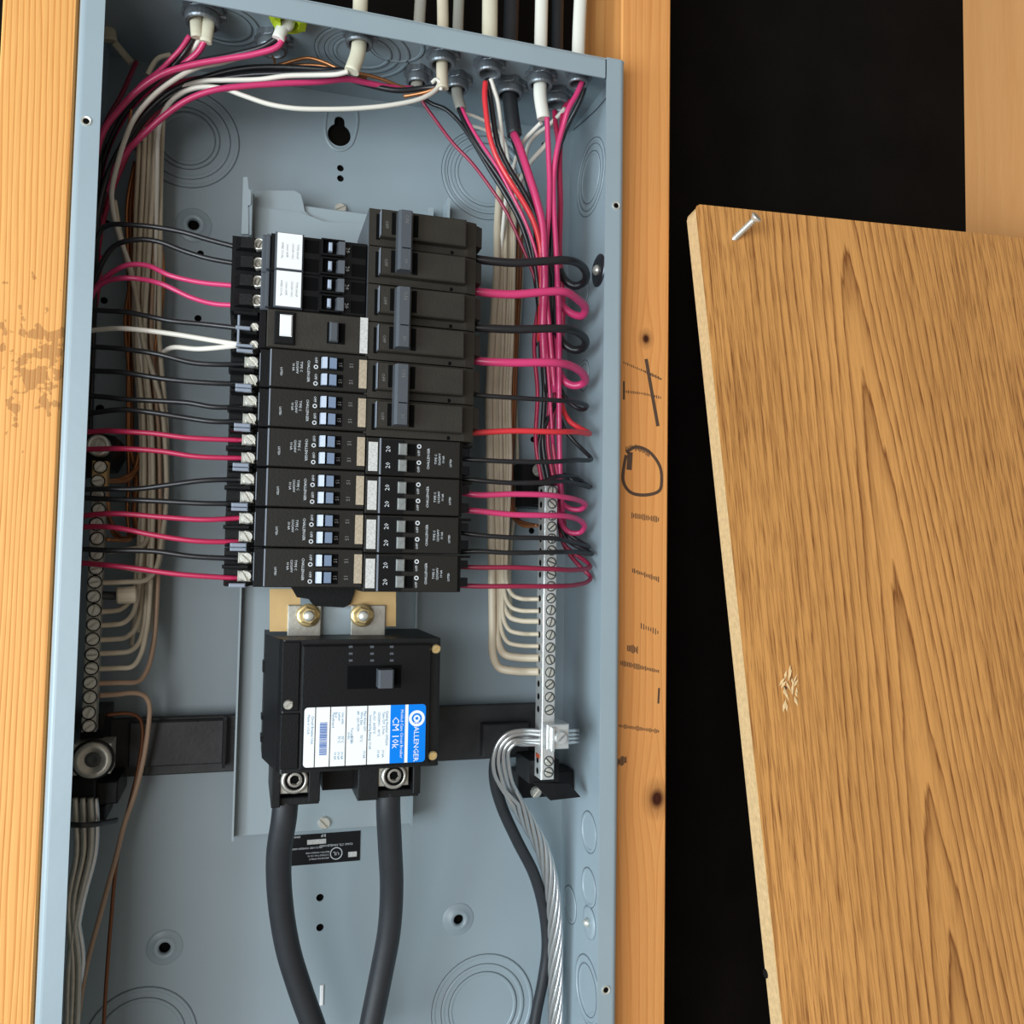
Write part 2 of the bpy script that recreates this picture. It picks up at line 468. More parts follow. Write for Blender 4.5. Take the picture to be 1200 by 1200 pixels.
wr = wood('pine_right', srgb(228, 166, 106), srgb(208, 140, 80), srgb(90, 45, 20), 90, knots=[], seed=7.7, linemix=0.5)
stud(RS[0], RS[1], wr, 'plain orange pine stud at the top right behind the oak board')

# marker strokes written on the middle stud
def ribbon(mb, pts, w, y, hatch=False):
    P = [at(u, v, y) for u, v in pts]
    P = smooth_path([Vector(p) for p in P], 5) if len(P) > 2 else [P[0].lerp(P[1], i / 8) for i in range(9)]
    if hatch:
        L = 0
        for i in range(len(P) - 1):
            a, b = P[i], P[i + 1]; n = max(1, int((b - a).length / 0.0011))
            for k in range(n):
                c = a.lerp(b, k / n); hh = w * (0.6 + 0.9 * random.random())
                mb.box(c.x - 0.00035, c.x + 0.00035, y - 0.00012, y, c.z - hh, c.z + hh)
        return
    vs = []; fs = []
    for i, p in enumerate(P):
        d = (P[min(i + 1, len(P) - 1)] - P[max(i - 1, 0)]).normalized(); n = Vector((-d.z, 0, d.x)) * w
        for q, yy in ((p + n, y - .0001), (p - n, y - .0001), (p - n, y), (p + n, y)): vs.append((q.x, yy, q.z))
    for i in range(len(P) - 1):
        for k in range(4):
            j = (k + 1) % 4; fs.append((4 * i + k, 4 * i + j, 4 * i + 4 + j, 4 * i + 4 + k))
    mb.add(vs, fs)
def c6(x, y): return (680 + x / 2.308, 360 + y / 2.308)
marks = [
 ([c6(118, 150), c6(170, 172), c6(222, 196)], .0006, True), ([c6(120, 228), c6(170, 234), c6(222, 246)], .0006, True),
 ([c6(178, 140), c6(190, 210), c6(210, 322)], .0009, False),
 ([c6(118, 200), c6(118, 250)], .0005, False),
 ([c6(124, 392), c6(150, 378), c6(185, 390), c6(215, 430), c6(220, 470), c6(214, 496), c6(175, 508), c6(135, 500), c6(116, 470), c6(120, 420), c6(124, 400)], .0008, False),
 ([c6(124, 384), c6(150, 380), c6(190, 400)], .0011, True), ([c6(135, 392), c6(132, 440)], .0014, False),
 ([c6(140, 563), c6(216, 575)], .0011, True), ([c6(142, 712), c6(216, 738)], .0010, True),
 ([c6(165, 862), c6(216, 882)], .0010, True), ([c6(128, 922), c6(158, 928)], .0018, True),
 ([c6(110, 962), c6(216, 986)], .0010, True), ([c6(106, 1132), c6(216, 1148)], .0008, True),
 ([c6(213, 1030), c6(211, 1072)], .0005, False), ([(724, 893), (735, 890)], .0016, True)]
for pts, w, h in marks:
    mb = MB(); ribbon(mb, pts, w * 1.5, YS, h); obj('ink_mark', mb, INKW, sm)

# ================================================================== ENCLOSURE
box = thing('enclosure', 'grey-blue steel electrical enclosure with open front between two studs', 'electrical box', (Wd / 2, Dp, ZB))
def bh(u, v, r): p = at(u, v, Dp); return circle(p.x, p.z, r * PX, 16)
holes = [bh(*a) for a in [(227, 264, 6), (235, 297, 3.6), (232, 373, 3.8), (125, 262, 4.2), (122, 352, 3.8), (117, 479, 4.6), (399, 197, 4), (399, 209, 4),
    (627, 403, 3.8), (625, 515, 3.8), (623, 622, 3.8), (375, 1052, 4.2), (375, 1087, 4.2), (537, 1077, 6.5), (193, 1110, 6.5), (638, 170, 4)]]
kc = at(397.5, 158, Dp); kr = 13.5 * PX; kn = 6 * PX; kt = at(397.5, 142, Dp).z
key = []
a0 = math.asin(kn / kr)
for i in range(21):
    a = PI / 2 + a0 + (2 * PI - 2 * a0) * i / 20; key.append((kc.x + kr * math.cos(a), kc.z + kr * math.sin(a)))
for i in range(9):
    a = -PI * i / 8 + 0; key.append((kc.x + kn * math.cos(-a), kt + kn * math.sin(-a)))
holes.append(key)
obj('back_panel', plate_with_holes([(0.0008, ZB), (Wd - .0008, ZB), (Wd - .0008, -.0008), (0.0008, -.0008)], holes, Dp, 0.0012), ENAMEL, box)
obj('top_panel', MB().box(0.0004, Wd - .0004, 0.0002, Dp, -.0012, 0), ENAMEL, box)
obj('side_panel', MB().box(0, .0012, 0.004, Dp, ZB, -.0004), ENAMEL, box)
obj('side_panel', MB().box(Wd - .0012, Wd, 0.004, Dp, ZB, -.0004), ENAMEL, box)
obj('bottom_panel', MB().box(.0004, Wd - .0004, 0.0002, Dp, ZB, ZB + .0012), ENAMEL, box)
def flange_prof(sx):
    r = 0.0042; pts = [(0, .012)]
    for i in range(7):
        a = PI + (PI / 2) * i / 6; pts.append((r + r * math.cos(a), 0.003 + r * math.sin(a)))
    pts += [(FL, -.0012), (FL, 0.0), (.0015, 0.0006), (.0013, .012)]
    return [(p[0] if sx > 0 else Wd - p[0], p[1]) for p in pts]
fl_l = obj('front_flange', MB().prism(flange_prof(1), 'z', ZB, 0), ENAMEL, box)
fl_r = obj('front_flange', MB().prism(flange_prof(-1), 'z', ZB, 0), ENAMEL, box)
pts = [(.012, 0)]
for i in range(5):
    a = PI / 2 + (PI / 2) * i / 4; pts.append((.002 + .0032 * math.cos(a), -.0032 + .0032 * math.sin(a)))
pts += [(-.0012, -TF), (0, -TF), (0, -.0012), (.012, -.0012)]
fl_t = obj('front_flange', MB().prism(pts, 'x', FL + .0009, Wd - FL - .0012), ENAMEL, box)
obj('seam', MB().box(Wd - FL - .0012, Wd - FL + .0001, 0.0002, .0006, -TF, -.001), VOID, box)
for (u, v, mm_) in [(101, 142, 0), (722, 241, 1), (710, 1160, 1)]:
    p = at(u, v, -.0012); mb = MB()
    ring(mb, [(.0031, -.0001), (.0029, .0006), (.0019, .0003), (.0018, -.0001)], p, seg=18)
    h = obj('screw_hole', mb, STEEL, box, 'bright-rimmed screw hole')
    obj('hole_floor', MB().lathe([(.0021, 0), (.0021, .0001)], p, seg=14, smooth=False), VOID, h)

def knockout(c, radii, ax=(0, -1, 0), raise_=0.0005):
    mb = MB(); g = MB()
    for i, r in enumerate(radii):
        hh = raise_ * (1 if i % 2 == 0 else .5)
        ring(mb, [(r, -.0001), (r - .0006, hh), (r - .0022, hh), (r - .0028, -.0001)], c, ax, 44)
        ring(g, [(r + .0005, -.0001), (r + .00045, .00022), (r + .00005, .00022), (r, -.0001)], c, ax, 44)
    k = obj('knockout', mb, ENAMEL, box)
    obj('groove', g, ENGROOVE, k)
YB = Dp - .0001
knockout(at(219, 162, YB), [.0375, .031, .0235, .0200])
knockout(at(570, 205, YB), [.0375, .0325, .0265])
knockout(at(566, 1181, YB), [.0410, .0335, .0275])
knockout(at(165, 1221, YB), [.0375, .030])
XR_ = Wd - .0013
for (u, v, rr) in [(692, 208, [.030, .0255, .020]), (684, 343, [.011]), (684, 440, [.012, .009]), (690, 975, [.015]), (690, 1040, [.014]), (668, 1060, [.014]), (688, 1160, [.024, .018])]:
    knockout(atx(u, v, XR_), rr, (-1, 0, 0))
for (u, v, rr) in [(262, 30, [.024, .019]), (425, 62, [.034, .027, .021]), (465, 55, [.02])]:
    knockout(atz(u, v, -.0013), rr, (0, 0, -1))
# embossed mounting dimples
for (u, v, s) in [(227, 264, 1.0), (537, 1077, .95), (193, 1110, .95)]:
    p = at(u, v, YB); mb = MB()
    ring(mb, [(.0132 * s, -.0001), (.0118 * s, .0010), (.0095 * s, .0006), (.0078 * s, .0026), (.0052 * s, .0030), (.0041 * s, .0014), (.0040 * s, -.0003)], p, seg=30)
    for i in range(len(mb.sm)): mb.sm[i] = True
    obj('mounting_dimple', mb, ENAMEL, box)
P = [at(u, v, YB) for u, v in [(383, 128), (381, 145), (382, 160), (390, 173), (400, 176), (411, 170), (417, 155), (419, 140), (418, 129)]]
obj('keyhole_rim', MB().tube(P, .0013, 8, flat=.6), ENAMEL, box)
p = at(377, 1165, YB)
obj('slot_tab', MB().box(p.x - .0014, p.x + .0014, YB - .0012, YB, p.z - .008, p.z + .007, .0005), PAPER, box)
for (u, v, r, m_, hr) in [(702, 317, .0125, WASH, .0042), (691, 1081, .0120, ENAMEL, .0032)]:
    p = atx(u, v, XR_)
    s_ = obj('clamp_disc', MB().lathe([(r, 0), (r, .0008), (r * .8, .0020), (r * .45, .0012), (0, .0012)], p, (-1, 0, 0), 32), m_, box)
    obj('rivet', MB().lathe([(hr, .001), (hr * .95, .003), (hr * .6, .0045), (0, .0052)], p, (-1, 0, 0), 18), STEEL, s_, 'bright domed rivet')
mb = MB(); mb.tube([atx(712, 113, XR_ - .0002), atx(700, 127, XR_ - .0002), atx(684, 142, XR_ - .0002), atx(672, 152, XR_ - .0002)], .0006, 6)
obj('scratch', mb, ENGROOVE, box)

# rating label stuck upside down on the back panel
YL = Dp - .0004
a, b = at(343, 978, YL), at(422, 1010, YL)
lx0, lx1 = X(330, 994, YL), X(422, 994, YL); lz1, lz0 = Z(400, 975, YL), Z(400, 1010, YL)
lab = obj('rating_label', MB().box(lx0, lx1, YL - .0002, YL + .0003, lz0, lz1), INKK, box, 'black rating label with pale upside-down print')
def lp(u, v): q = at(u, v, YL - .0002); return q.x, YL - .00022, q.z
obj('white_box', MB().box(X(360, 986, YL), X(382, 986, YL), YL - .00035, YL, Z(371, 989, YL), Z(371, 983.5, YL)).box(X(408, 1001, YL), X(418, 1001, YL), YL - .00035, YL, Z(412, 1004, YL), Z(412, 998, YL)), PAPERD, lab)
mb = text_mb([('BIF', *lp(379, 979), .0030, 180), ('CLASS CTL PANELBOARD', *lp(394, 990), .0022, 180), ('ENCLOSED PANELBOARD', *lp(360, 994), .0019, 180),
              ('ELECTRIC PANELBOARD', *lp(372, 999), .0016, 180), ('SUITABLE FOR USE AS', *lp(373, 1002.5), .0016, 180), ('SERVICE EQUIPMENT', *lp(374, 1006), .0016, 180),
              ('UL', *lp(394, 1000), .0038, 180), ('SERIES', *lp(348, 981), .0020, 180)])
ring(mb, [(.0046, 0), (.0046, .00015), (.0040, .00015), (.0040, 0)], Vector(lp(394, 1000)), seg=24)
obj('lettering', mb, PRINT, lab)

# ================================================================== inner mounting pan
YP = 0.090
pxl = X(281, 692, YP); pxr = X(487, 760, YP); pzt = Z(310, 216, YP); pzb = Z(400, 972, YP)
pan = thing('mounting_pan', 'pale grey-blue raised steel pan carrying the breakers inside the enclosure', 'steel plate', ((pxl + pxr) / 2, YP, pzb))
obj('plate', MB().box(pxl, pxr, YP, YP + .002, pzb, pzt - .012, .0008), PANMAT, pan)
obj('side_lip', MB().box(pxl, pxl + .0013, YP - .009, YP, pzb, pzt - .012), PANMAT, pan)
obj('side_lip', MB().box(pxr - .0013, pxr, YP - .003, YP + .018, pzb, pzt - .012), PANMAT, pan)
ex0, ex1 = X(284, 240, .072), X(294, 240, .072)
obj('ear', MB().prism([(ex0, Z(284, 275, .072)), (ex0, Z(284, 208, .072)), (ex1 - .003, Z(290, 208, .072)), (ex1 - .002, Z(292, 222, .072)), (ex1, Z(292, 224, .072)), (ex1, Z(292, 240, .072)), (ex1 - .002, Z(292, 242, .072)), (ex1 - .001, Z(294, 275, .072))], 'y', .071, .0735), PANMAT, pan)
obj('ear_web', MB().box(ex1 - .001, ex1 + .001, .072, .10, Z(292, 275, .072), Z(292, 222, .072)), ENAMEL, pan)
q = lambda u, v: (X(u, v, YP - .002), Z(u, v, YP - .002))
obj('head_plate', MB().prism([q(298, 300), q(298, 224), q(345, 224), q(352, 228), q(355, 238), q(357, 248), q(364, 254), q(374, 257), q(392, 262), q(392, 300)], 'y', YP - .003, YP + .001), PANMAT, pan)
obj('head_plate', MB().prism([q(298, 300), q(298, 244), q(352, 251), q(380, 262), q(428, 264), q(428, 300)], 'y', YP - .0055, YP - .003), PANMAT, pan)
obj('rib', MB().box(X(521, 250, .1), X(524, 250, .1), .09, Dp, Z(522, 262, .1), Z(522, 238, .1)), PANMAT, pan)
obj('rib', MB().box(X(502, 250, .1), X(508, 250, .1), .10, Dp, Z(502, 262, .1), Z(502, 243, .1)), PANMAT, pan)
for (u, v, r, m_) in [(399, 245, .0048, STEEL), (380, 964, .0048, STEEL), (386, 914, .0050, DULL)]:
    p = at(u, v, YP - (.0 if v > 300 else -.018)); s_ = screw_head(p, r, .002, random.random() * 3, m=m_, parent=pan)

# black insulating strip behind the pan
YI = .094
ins = thing('insulating_strip', 'long black plastic strip crossing behind the large main breaker', 'plastic strip', (0.18, YI, Z(300, 880, YI)))
obj('strip', MB().box(X(112, 870, YI), X(300, 870, YI), YI, YI + .004, Z(200, 908, YI), Z(200, 840, YI), .0008), STRIPM, ins)
obj('strip', MB().box(X(480, 860, YI), X(628, 860, YI), YI, YI + .004, Z(560, 890, YI), Z(560, 826, YI), .0008), STRIPM, ins)
obj('raised_block', MB().box(X(150, 870, .085), X(262, 870, .085), .088, YI, Z(200, 899, .085), Z(200, 846, .085), .001), STRIPM, ins)
obj('raised_block', MB().box(X(566, 860, .085), X(620, 860, .085), .084, YI, Z(590, 886, .085), Z(590, 848, .085), .001), STRIPM, ins)
obj('edge_rib', MB().box(X(261, 870, .085), X(265, 870, .085), .084, YI, Z(262, 900, .085), Z(262, 842, .085)), BLACK, ins)

# ================================================================== BREAKERS
UNIT = .0254
YF = -.003                      # front plane of the breaker faces
LX0, LX1 = .1195, .1808         # left column faces
ZL0 = -.23365                   # top of the first twin breaker of the left column
RX0, RX1 = .1822, .2440
ZR0 = -.13462
G = .0004

def left_terminals(t, z, n, sc, hood=False):
    """wire end of a left breaker: walls, wells, tabs, screws"""
    mb = MB()
    x0 = .0938
    mb.box(x0 + .001, .1128, .024, .062, z - UNIT + G, z - G)
    mb.box(x0 + .002, .1105, .008, .024, z - 2.2e-3, z - G, .0005)
    mb.box(x0 + .002, .1105, .008, .024, z - UNIT + G, z - UNIT + 2.2e-3, .0005)
    mb.box(x0, .1100, .012, .024, z - .0139, z - .0115, .0005)
    obj('terminal_block', mb, BLACK, t)
    for k in range(n):
        zz = z - .0068 - k * .0118
        c = (.1085, .0150, zz)
        mbx = MB().box(.1035, .1122, .015, .022, zz - .0036, zz + .0036, .0006)
        cl = obj('wire_clamp', mbx, DULL, t)
        screw_head((.1087, .0150, zz), .0040, .0026, slot=2.2 + random.uniform(-.3, .3), parent=cl)
    obj('end_tab', MB().box(.0985, .1085, .0050, .0085, z - UNIT - .0001, z - UNIT + .0024, .0006), TABM, t, 'pale blue-grey end tab')
    obj('end_tab', MB().box(.0985, .1085, .0050, .0085, z - .0026, z - .0005, .0006), TABM, t, 'pale blue-grey end tab')

def twin_left(z):
    t = thing('twin_breaker', '', 'circuit breaker', (LX1, .062, z - UNIT), 'twin breakers of the left column')
    z0, z1 = z - UNIT + G, z - G
    mb = MB().box(LX0, LX1, YF, .062, z0, z1, .0006)
    obj('case', mb, DARKBROWN, t)
    obj('shoulder', MB().box(.1130, LX0, .001, .062, z0, z1, .0005), BLACK, t)
    obj('edge_glint', MB().box(LX0 - .0004, LX0 + .0006, YF - .0004, .004, z0 + .0006, z1 - .0006, .0002).box(.1128, .1133, .0006, .006, z0 + .004, z1 - .003), EDGE, t, 'painted highlight along the case edge')
    left_terminals(t, z, 2, 1)
    for k in range(2):
        zz = z - .0078 - k * .0108
        w = obj('toggle_well', MB().box(.1500, .1650, YF - .0002, YF, zz - .0042, zz + .0042), VOID, t)
        h = MB().prism([(.1508, YF), (.1513, YF - .0030), (.1545, YF - .0042), (.1548, YF - .0001)], 'z', zz - .0036, zz + .0036)
        o = obj('toggle', h, TOGL, t, 'dark switch toggle with its window sheen painted pale')
        h = MB().prism([(.1558, YF), (.1560, YF - .0040), (.1605, YF - .0030), (.1610, YF)], 'z', zz - .0034, zz + .0034)
        obj('toggle_back', h, TOGL2, o)
    obj('rating_sticker', MB().box(.1752, .1802, YF - .0002, YF, z - .0222, z - .0035), BEIGE, t, 'beige oblong sticker')
    y = YF - .0001
    mb = text_mb([('CHALLENGER', .1430, y, z - .0135, .0023, 90), ('TYPE C', .1385, y, z - .0110, .0021, 90), ('120/240V', .1360, y, z - .0115, .0021, 90), ('10 kA', .1336, y, z - .0115, .0021, 90),
                  ('LISTED', .1262, y, z - .0150, .0018, 90)])
    for k in range(2):
        zz = z - .0078 - k * .0108
        text_mb([('OFF', .1476, y, zz + .0018, .0023, 90)], mb)
        ring(mb, [(.0014, 0), (.0014, .0001), (.0008, .0001), (.0008, 0)], (.1476, y, zz - .0026), seg=14)
    obj('lettering', mb, PRINT, t)
    mb = MB()
    for k in range(2):
        text_mb([('15', .1630, y - .0002, z - .0078 - k * .0108, .0034, 90), ('15', .1700, y, z - .0078 - k * .0108, .0036, 90)], mb)
    obj('amp_rating', mb, PRINTDIM, t)
    return t
ordn = ['first', 'second', 'third', 'fourth', 'fifth', 'sixth']
extra = ['under the breaker with the square white button', '', '', '', '', '']
t0 = twin_left(ZL0)
for i in range(6):
    lab_ = ['topmost twin breaker of the left column, directly under the breaker with white button',
            'second twin breaker from the top in the left column, fed by two black wires',
            'third twin breaker from the top in the left column, fed by upper red pair',
            'fourth twin breaker from the top in the left column, between two red-fed twins',
            'fifth twin breaker from the top in the left column, fed by lower red pair',
            'bottom twin breaker of the left column, just above the gold bus tab'][i]
    if i == 0: t0['label'] = lab_
    else: dup(t0, (LX1, .062, ZL0 - UNIT * (i + 1)), lab_)

# the single breaker with the white button
z = ZL0 + UNIT
t = thing('button_breaker', 'black breaker with a square white test button and one wide toggle, left column', 'circuit breaker', (LX1, .062, z - UNIT))
obj('case', MB().box(LX0 - .003, LX1, YF, .062, z - UNIT + G, z - G, .0007), BROWN, t)
obj('shoulder', MB().box(.112, LX0 - .003, .003, .062, z - UNIT + G, z - G, .0006), BLACK, t)
mb = MB().box(.0945, .112, .022, .062, z - UNIT + G, z - G).box(.096, .111, .008, .022, z - .0030, z - G, .0005).box(.096, .111, .010, .022, z - .0150, z - .0125, .0005)
obj('terminal_block', mb, BLACK, t)
obj('end_tab', MB().box(.0975, .1065, .005, .0085, z - .0134, z - .0112, .0005).box(.0985, .1000, .006, .0085, z - .023, z - .004, .0004).box(.098, .1085, .005, .0085, z - UNIT + .0008, z - UNIT + .0026, .0005), TABM, t, 'black end tabs painted with a pale window reflection')
for k in range(2): screw_head((.1092, .0085, z - .0105 - k * .0115), .0028, .0018, slot=2.3, parent=t)
fr = obj('button_frame', MB().box(.1210, .1338, YF - .0020, YF, z - .0232, z - .0020, .0010), BLACK, t)
obj('test_button', MB().box(.1243, .1320, YF - .0034, YF - .0012, z - .0182, z - .0042, .0008), PAPER, fr, 'square white button')
obj('toggle_well', MB().box(.1540, .1655, YF - .0002, YF, z - .0198, z - .0060), VOID, t)
obj('toggle', MB().box(.1553, .1608, YF - .0055, YF, z - .0192, z - .0066, .0009), SLATE, t, 'slate-coloured toggle')
obj('rating_sticker', MB().box(.1752, .1802, YF - .0002, YF, z - .0245, z - .0008), PAPERD, t, 'pale oblong sticker')

# two breakers with large white labels and two slim toggles each
def quad(z):
    t = thing('slim_breaker', '', 'circuit breaker', (LX1, .062, z - UNIT), 'white-labelled breakers at the top of the left column')
    z0, z1 = z - UNIT + G, z - G
    obj('case', MB().box(LX0 - .002, LX1 - .002, YF + .0035, .062, z0, z1, .0006), BLACK, t)
    obj('shoulder', MB().box(.1120, LX0 - .002, .005, .062, z0, z1, .0008).box(.1150, .1172, .000, .006, z0 + .001, z1 - .001, .0004), SLATE, t)
    for k in range(2):
        zz = z - .0064 - k * .0126
        hb = MB().prism([(.0945, .030), (.0960, .012), (.0990, .007), (.1065, .006), (.1080, .012), (.1080, .055), (.0945, .055)], 'z', zz - .0036, zz + .0036)
        obj('terminal_hood', hb, SLATE if k == 5 else BLACK, t)
        s_ = obj('clamp_ring', MB().lathe([(.0043, 0), (.0043, .004), (.0036, .0046), (.0030, .004), (.0030, .001), (0, .001)], (.1113, .0125, zz), (-.25, -1, .15), 18, teeth=1), STEEL, t)
        screw_head((.1113, .0100, zz), .0028, .0014, slot=1.2 + k, ax=(-.25, -1, .15), parent=s_, m=DULL)
    obj('terminal_block', MB().box(.0935, .112, .014, .062, z0, z1), BLACK, t)
    pp = obj('label_pad', MB().box(LX0 + .0005, .1378, YF - .0006, YF + .004, z0 + .0002, z1 - .0002, .0006), SLATE, t)
    obj('paper_label', MB().box(LX0 + .0018, .1368, YF - .0010, YF - .0005, z0 + .0010, z1 - .0008), PAPER, pp, 'large white printed label')
    mb = text_mb([('TYPE HAGF', .1340, YF - .0010, z - .0125, .0019, 90), ('120/240 VAC', .1310, YF - .0010, z - .0125, .0019, 90), ('10000 AMP', .1275, YF - .0010, z - .0125, .0019, 90), ('WIRE CU-AL', .1245, YF - .0010, z - .0125, .0019, 90)])
    obj('lettering', mb, GREYTOG, pp)
    for k in range(2):
        zz = z - .0066 - k * .0124
        obj('toggle_groove', MB().box(.1385, .1475, YF + .0031, YF + .0035, zz - .0042, zz + .0042), VOID, t)
        w = obj('toggle_window', MB().box(.1488, .1500, YF - .0006, YF + .0035, zz - .0050, zz + .0050).box(.1488, .1620, YF - .0006, YF + .0035, zz - .0056, zz - .0046).box(.1488, .1640, YF - .0006, YF + .0035, zz + .0046, zz + .0054), BLACK, t)
        obj('window_floor', MB().box(.1500, .1620, YF + .0028, YF + .0034, zz - .0046, zz + .0046), VOID, w)
        obj('toggle', MB().box(.1536, .1560, YF - .0016, YF + .003, zz - .0028, zz + .0028, .0005), TOGL, t, 'pale slim toggle')
        obj('toggle_guard', MB().prism([(.1588, YF + .003), (.1600, YF - .0012), (.1640, YF - .0018), (.1642, YF + .003)], 'z', zz - .0046, zz + .0040), SLATE, t)
        obj('vent_recess', MB().box(.1690, .1778, YF + .003, YF + .0036, zz - .0040, zz + .0040), VOID, t)
    mb = MB()
    for k in range(2): text_mb([('20', .1662, YF + .0034, z - .0062 - k * .0124, .0036, 90)], mb)
    obj('amp_rating', mb, PRINT, t)
    return t
zq = ZL0 + 3 * UNIT
tq = quad(zq - .0006)
tq['label'] = 'topmost white-labelled slim breaker of the left column, fed by two black wires'
dup(tq, (LX1, .062, zq - 2 * UNIT + .0002), 'lower white-labelled slim breaker of the left column, fed by two red wires')
mb = MB().box(.1660, .1815, .010, .062, zq - .001, zq + .0015).prism([(.158, .062), (.158, .030), (.166, .012), (.181, .008), (.181, .062)], 'z', zq - .002, zq - .0005)
obj('filler', mb, BROWN, tq)

# right column: three double breakers with a tie bar
def double(z, k_):
    t = thing('double_breaker', '', 'circuit breaker', (RX0, .062, z - 2 * UNIT), 'double breakers of the right column')
    for h in range(2):
        a, b = z - h * UNIT - G, z - (h + 1) * UNIT + G
        obj('base', MB().prism([(.1795, .050), (.1795, YF + .0005), (RX1 + .0030, YF + .0022), (.2535, YF + .004), (.2535, .016), (.2480, .024), (.2480, .050)], 'z', b, a), BROWN, t)
        c = MB()
        c.box(.1866, RX1 + .0002, YF - .0055, YF + .004, b + .0046, a - .0018, .0008)
        obj('raised_body', c, BROWN, t)
        obj('slot', MB().box(.1842, .1864, YF + .0002, YF + .0006, b + .0040, a - .0034), VOID, t)
        obj('body_edge_glint', MB().box(.1862, .1868, YF - .0059, YF + .001, b + .0052, a - .0026, .0002), EDGE, t, 'painted highlight on the moulded edge')
        obj('handle_slot', MB().box(.2080, .2112, YF - .0059, YF - .0054, b + .0062, a - .0036).box(.1935, .1960, YF - .0059, YF - .0054, b + .0062, a - .0036), VOID, t)
        obj('terminal_hood', MB().prism([(.2535, .060), (.2535, YF + .006), (.2590, YF + .010), (.2590, .020), (.2550, .026), (.2550, .060)], 'z', b + .0100, a - .0004), BROWN, t)
        obj('rivet_hole', MB().lathe([(.0014, 0), (.0014, .0003)], (.2360, YF + .0022, b + .0016), seg=10, smooth=False), VOID, t)
    hb = MB().prism([(.1965, YF - .005), (.1968, YF - .0125), (.1985, YF - .0145), (.2050, YF - .0145), (.2062, YF - .0125), (.2065, YF - .005)], 'z', z - 2 * UNIT + .0068, z - .0046)
    o = obj('tie_handle', hb, SLATE, t, 'slate-grey bar joining both switches')
    y = YF - .0146
    obj('handle_print', text_mb([('ON', .2022, y, z - .0105, .0036, 90), ('30', .2022, y, z - .0385, .0030, 90)]), PRINTDIM, o)
    obj('handle_notch', MB().box(.1992, .2046, y - .0002, y + .0003, z - .0302, z - .0296), VOID, o)
    obj('case_print', text_mb([('OFF', .1903, YF - .0056, z - .0125, .0030, 90), ('OFF', .1903, YF - .0056, z - .0379, .0030, 90)]), PRINTDIM, t)
    return t
labs = ['topmost brown-black double breaker of the right column with a slate tie bar',
        'middle brown-black double breaker of the right column with a slate tie bar',
        'lowest brown-black double breaker of the right column, above the white-stickered twins']
d0 = double(ZR0, 1); d0['label'] = labs[0]
obj('side_cover', MB().prism([(.1793, .062), (.1793, YF + .001), (.1800, YF + .001), (.1800, .062)], 'z', ZR0 - 2 * UNIT, ZR0 - G), SLATE, d0)
for i in (1, 2): dup(d0, (RX0, .062, ZR0 - 2 * UNIT * (i + 1)), labs[i])

def twin_right(z):
    t = thing('twin_breaker', '', 'circuit breaker', (RX1, .062, z - UNIT), 'twin breakers of the right column')
    z0, z1 = z - UNIT + G, z - G
    obj('case', MB().box(RX0 - .0010, RX1, YF, .062, z0, z1, .0006), DARKBROWN, t)
    obj('end_block', MB().box(RX1, RX1 + .0030, .002, .062, z0, z1), BLACK, t)
    obj('edge_glint', MB().box(.1898, .1910, YF - .0005, YF + .001, z0 + .0004, z1 - .0004, .0002), EDGE, t, 'painted highlight along the case edge')
    obj('face_plate', MB().box(.1912, .2060, YF - .0004, YF + .001, z0 + .0006, z1 - .0012), BLACK, t)
    obj('rating_sticker', MB().box(.1826, .1886, YF - .0003, YF, z - .0226, z - .0036), PAPERD, t, 'pale oblong sticker')
    y = YF - .0002
    for k in range(2):
        zz = z - .0077 - k * .0108
        obj('toggle_well', MB().box(.2078, .2136, YF - .0005, YF, zz - .0040, zz + .0040), VOID, t)
        obj('toggle', MB().box(.2022, .2078, YF - .0026, YF, zz - .0036, zz + .0040, .0006), GREYTOG, t, 'worn grey toggle')
        obj('terminal_hood', MB().prism([(RX1 + .003, .004), (RX1 + .0100, .010), (RX1 + .0080, .020), (RX1 + .003, .024)], 'z', zz - .0010 - k * .002, zz + .0040 - k * .001), BLACK, t)
    obj('terminal_hood', MB().prism([(RX1 + .003, .008), (RX1 + .0120, .012), (RX1 + .0120, .024), (RX1 + .003, .028)], 'z', z1 - .0016, z1), BLACK, t)
    mb = text_mb([('CHALLENGER', .2224, y, z - .0130, .0023, -90), ('TYPE C', .2275, y, z - .0130, .0021, -90), ('120/240V', .2300, y, z - .0130, .0021, -90), ('10 kA', .2326, y, z - .0130, .0021, -90), ('LISTED', .2376, y, z - .0150, .0018, -90)])
    for k in range(2):
        zz = z - .0077 - k * .0108
        text_mb([('OFF', .2160, y, zz - .0018, .0023, -90), ('20', .1955, y - .0003, zz, .0042, -90)], mb)
        ring(mb, [(.0015, 0), (.0015, .0001), (.0008, .0001), (.0008, 0)], (.2160, y, zz + .0027), seg=14)
    obj('lettering', mb, PRINT, t)
    return t
labs = ['uppermost twin breaker of the right column, under the lowest double breaker',
        'second twin breaker from the top of the right column, feeding two red wires',
        'third twin breaker from the top of the right column, feeding two black wires',
        'bottom twin breaker of the right column, feeding two dark red wires']
r0 = twin_right(ZR0 - 6 * UNIT); r0['label'] = labs[0]
for i in (1, 2, 3): dup(r0, (RX1, .062, ZR0 - (7 + i) * UNIT), labs[i])

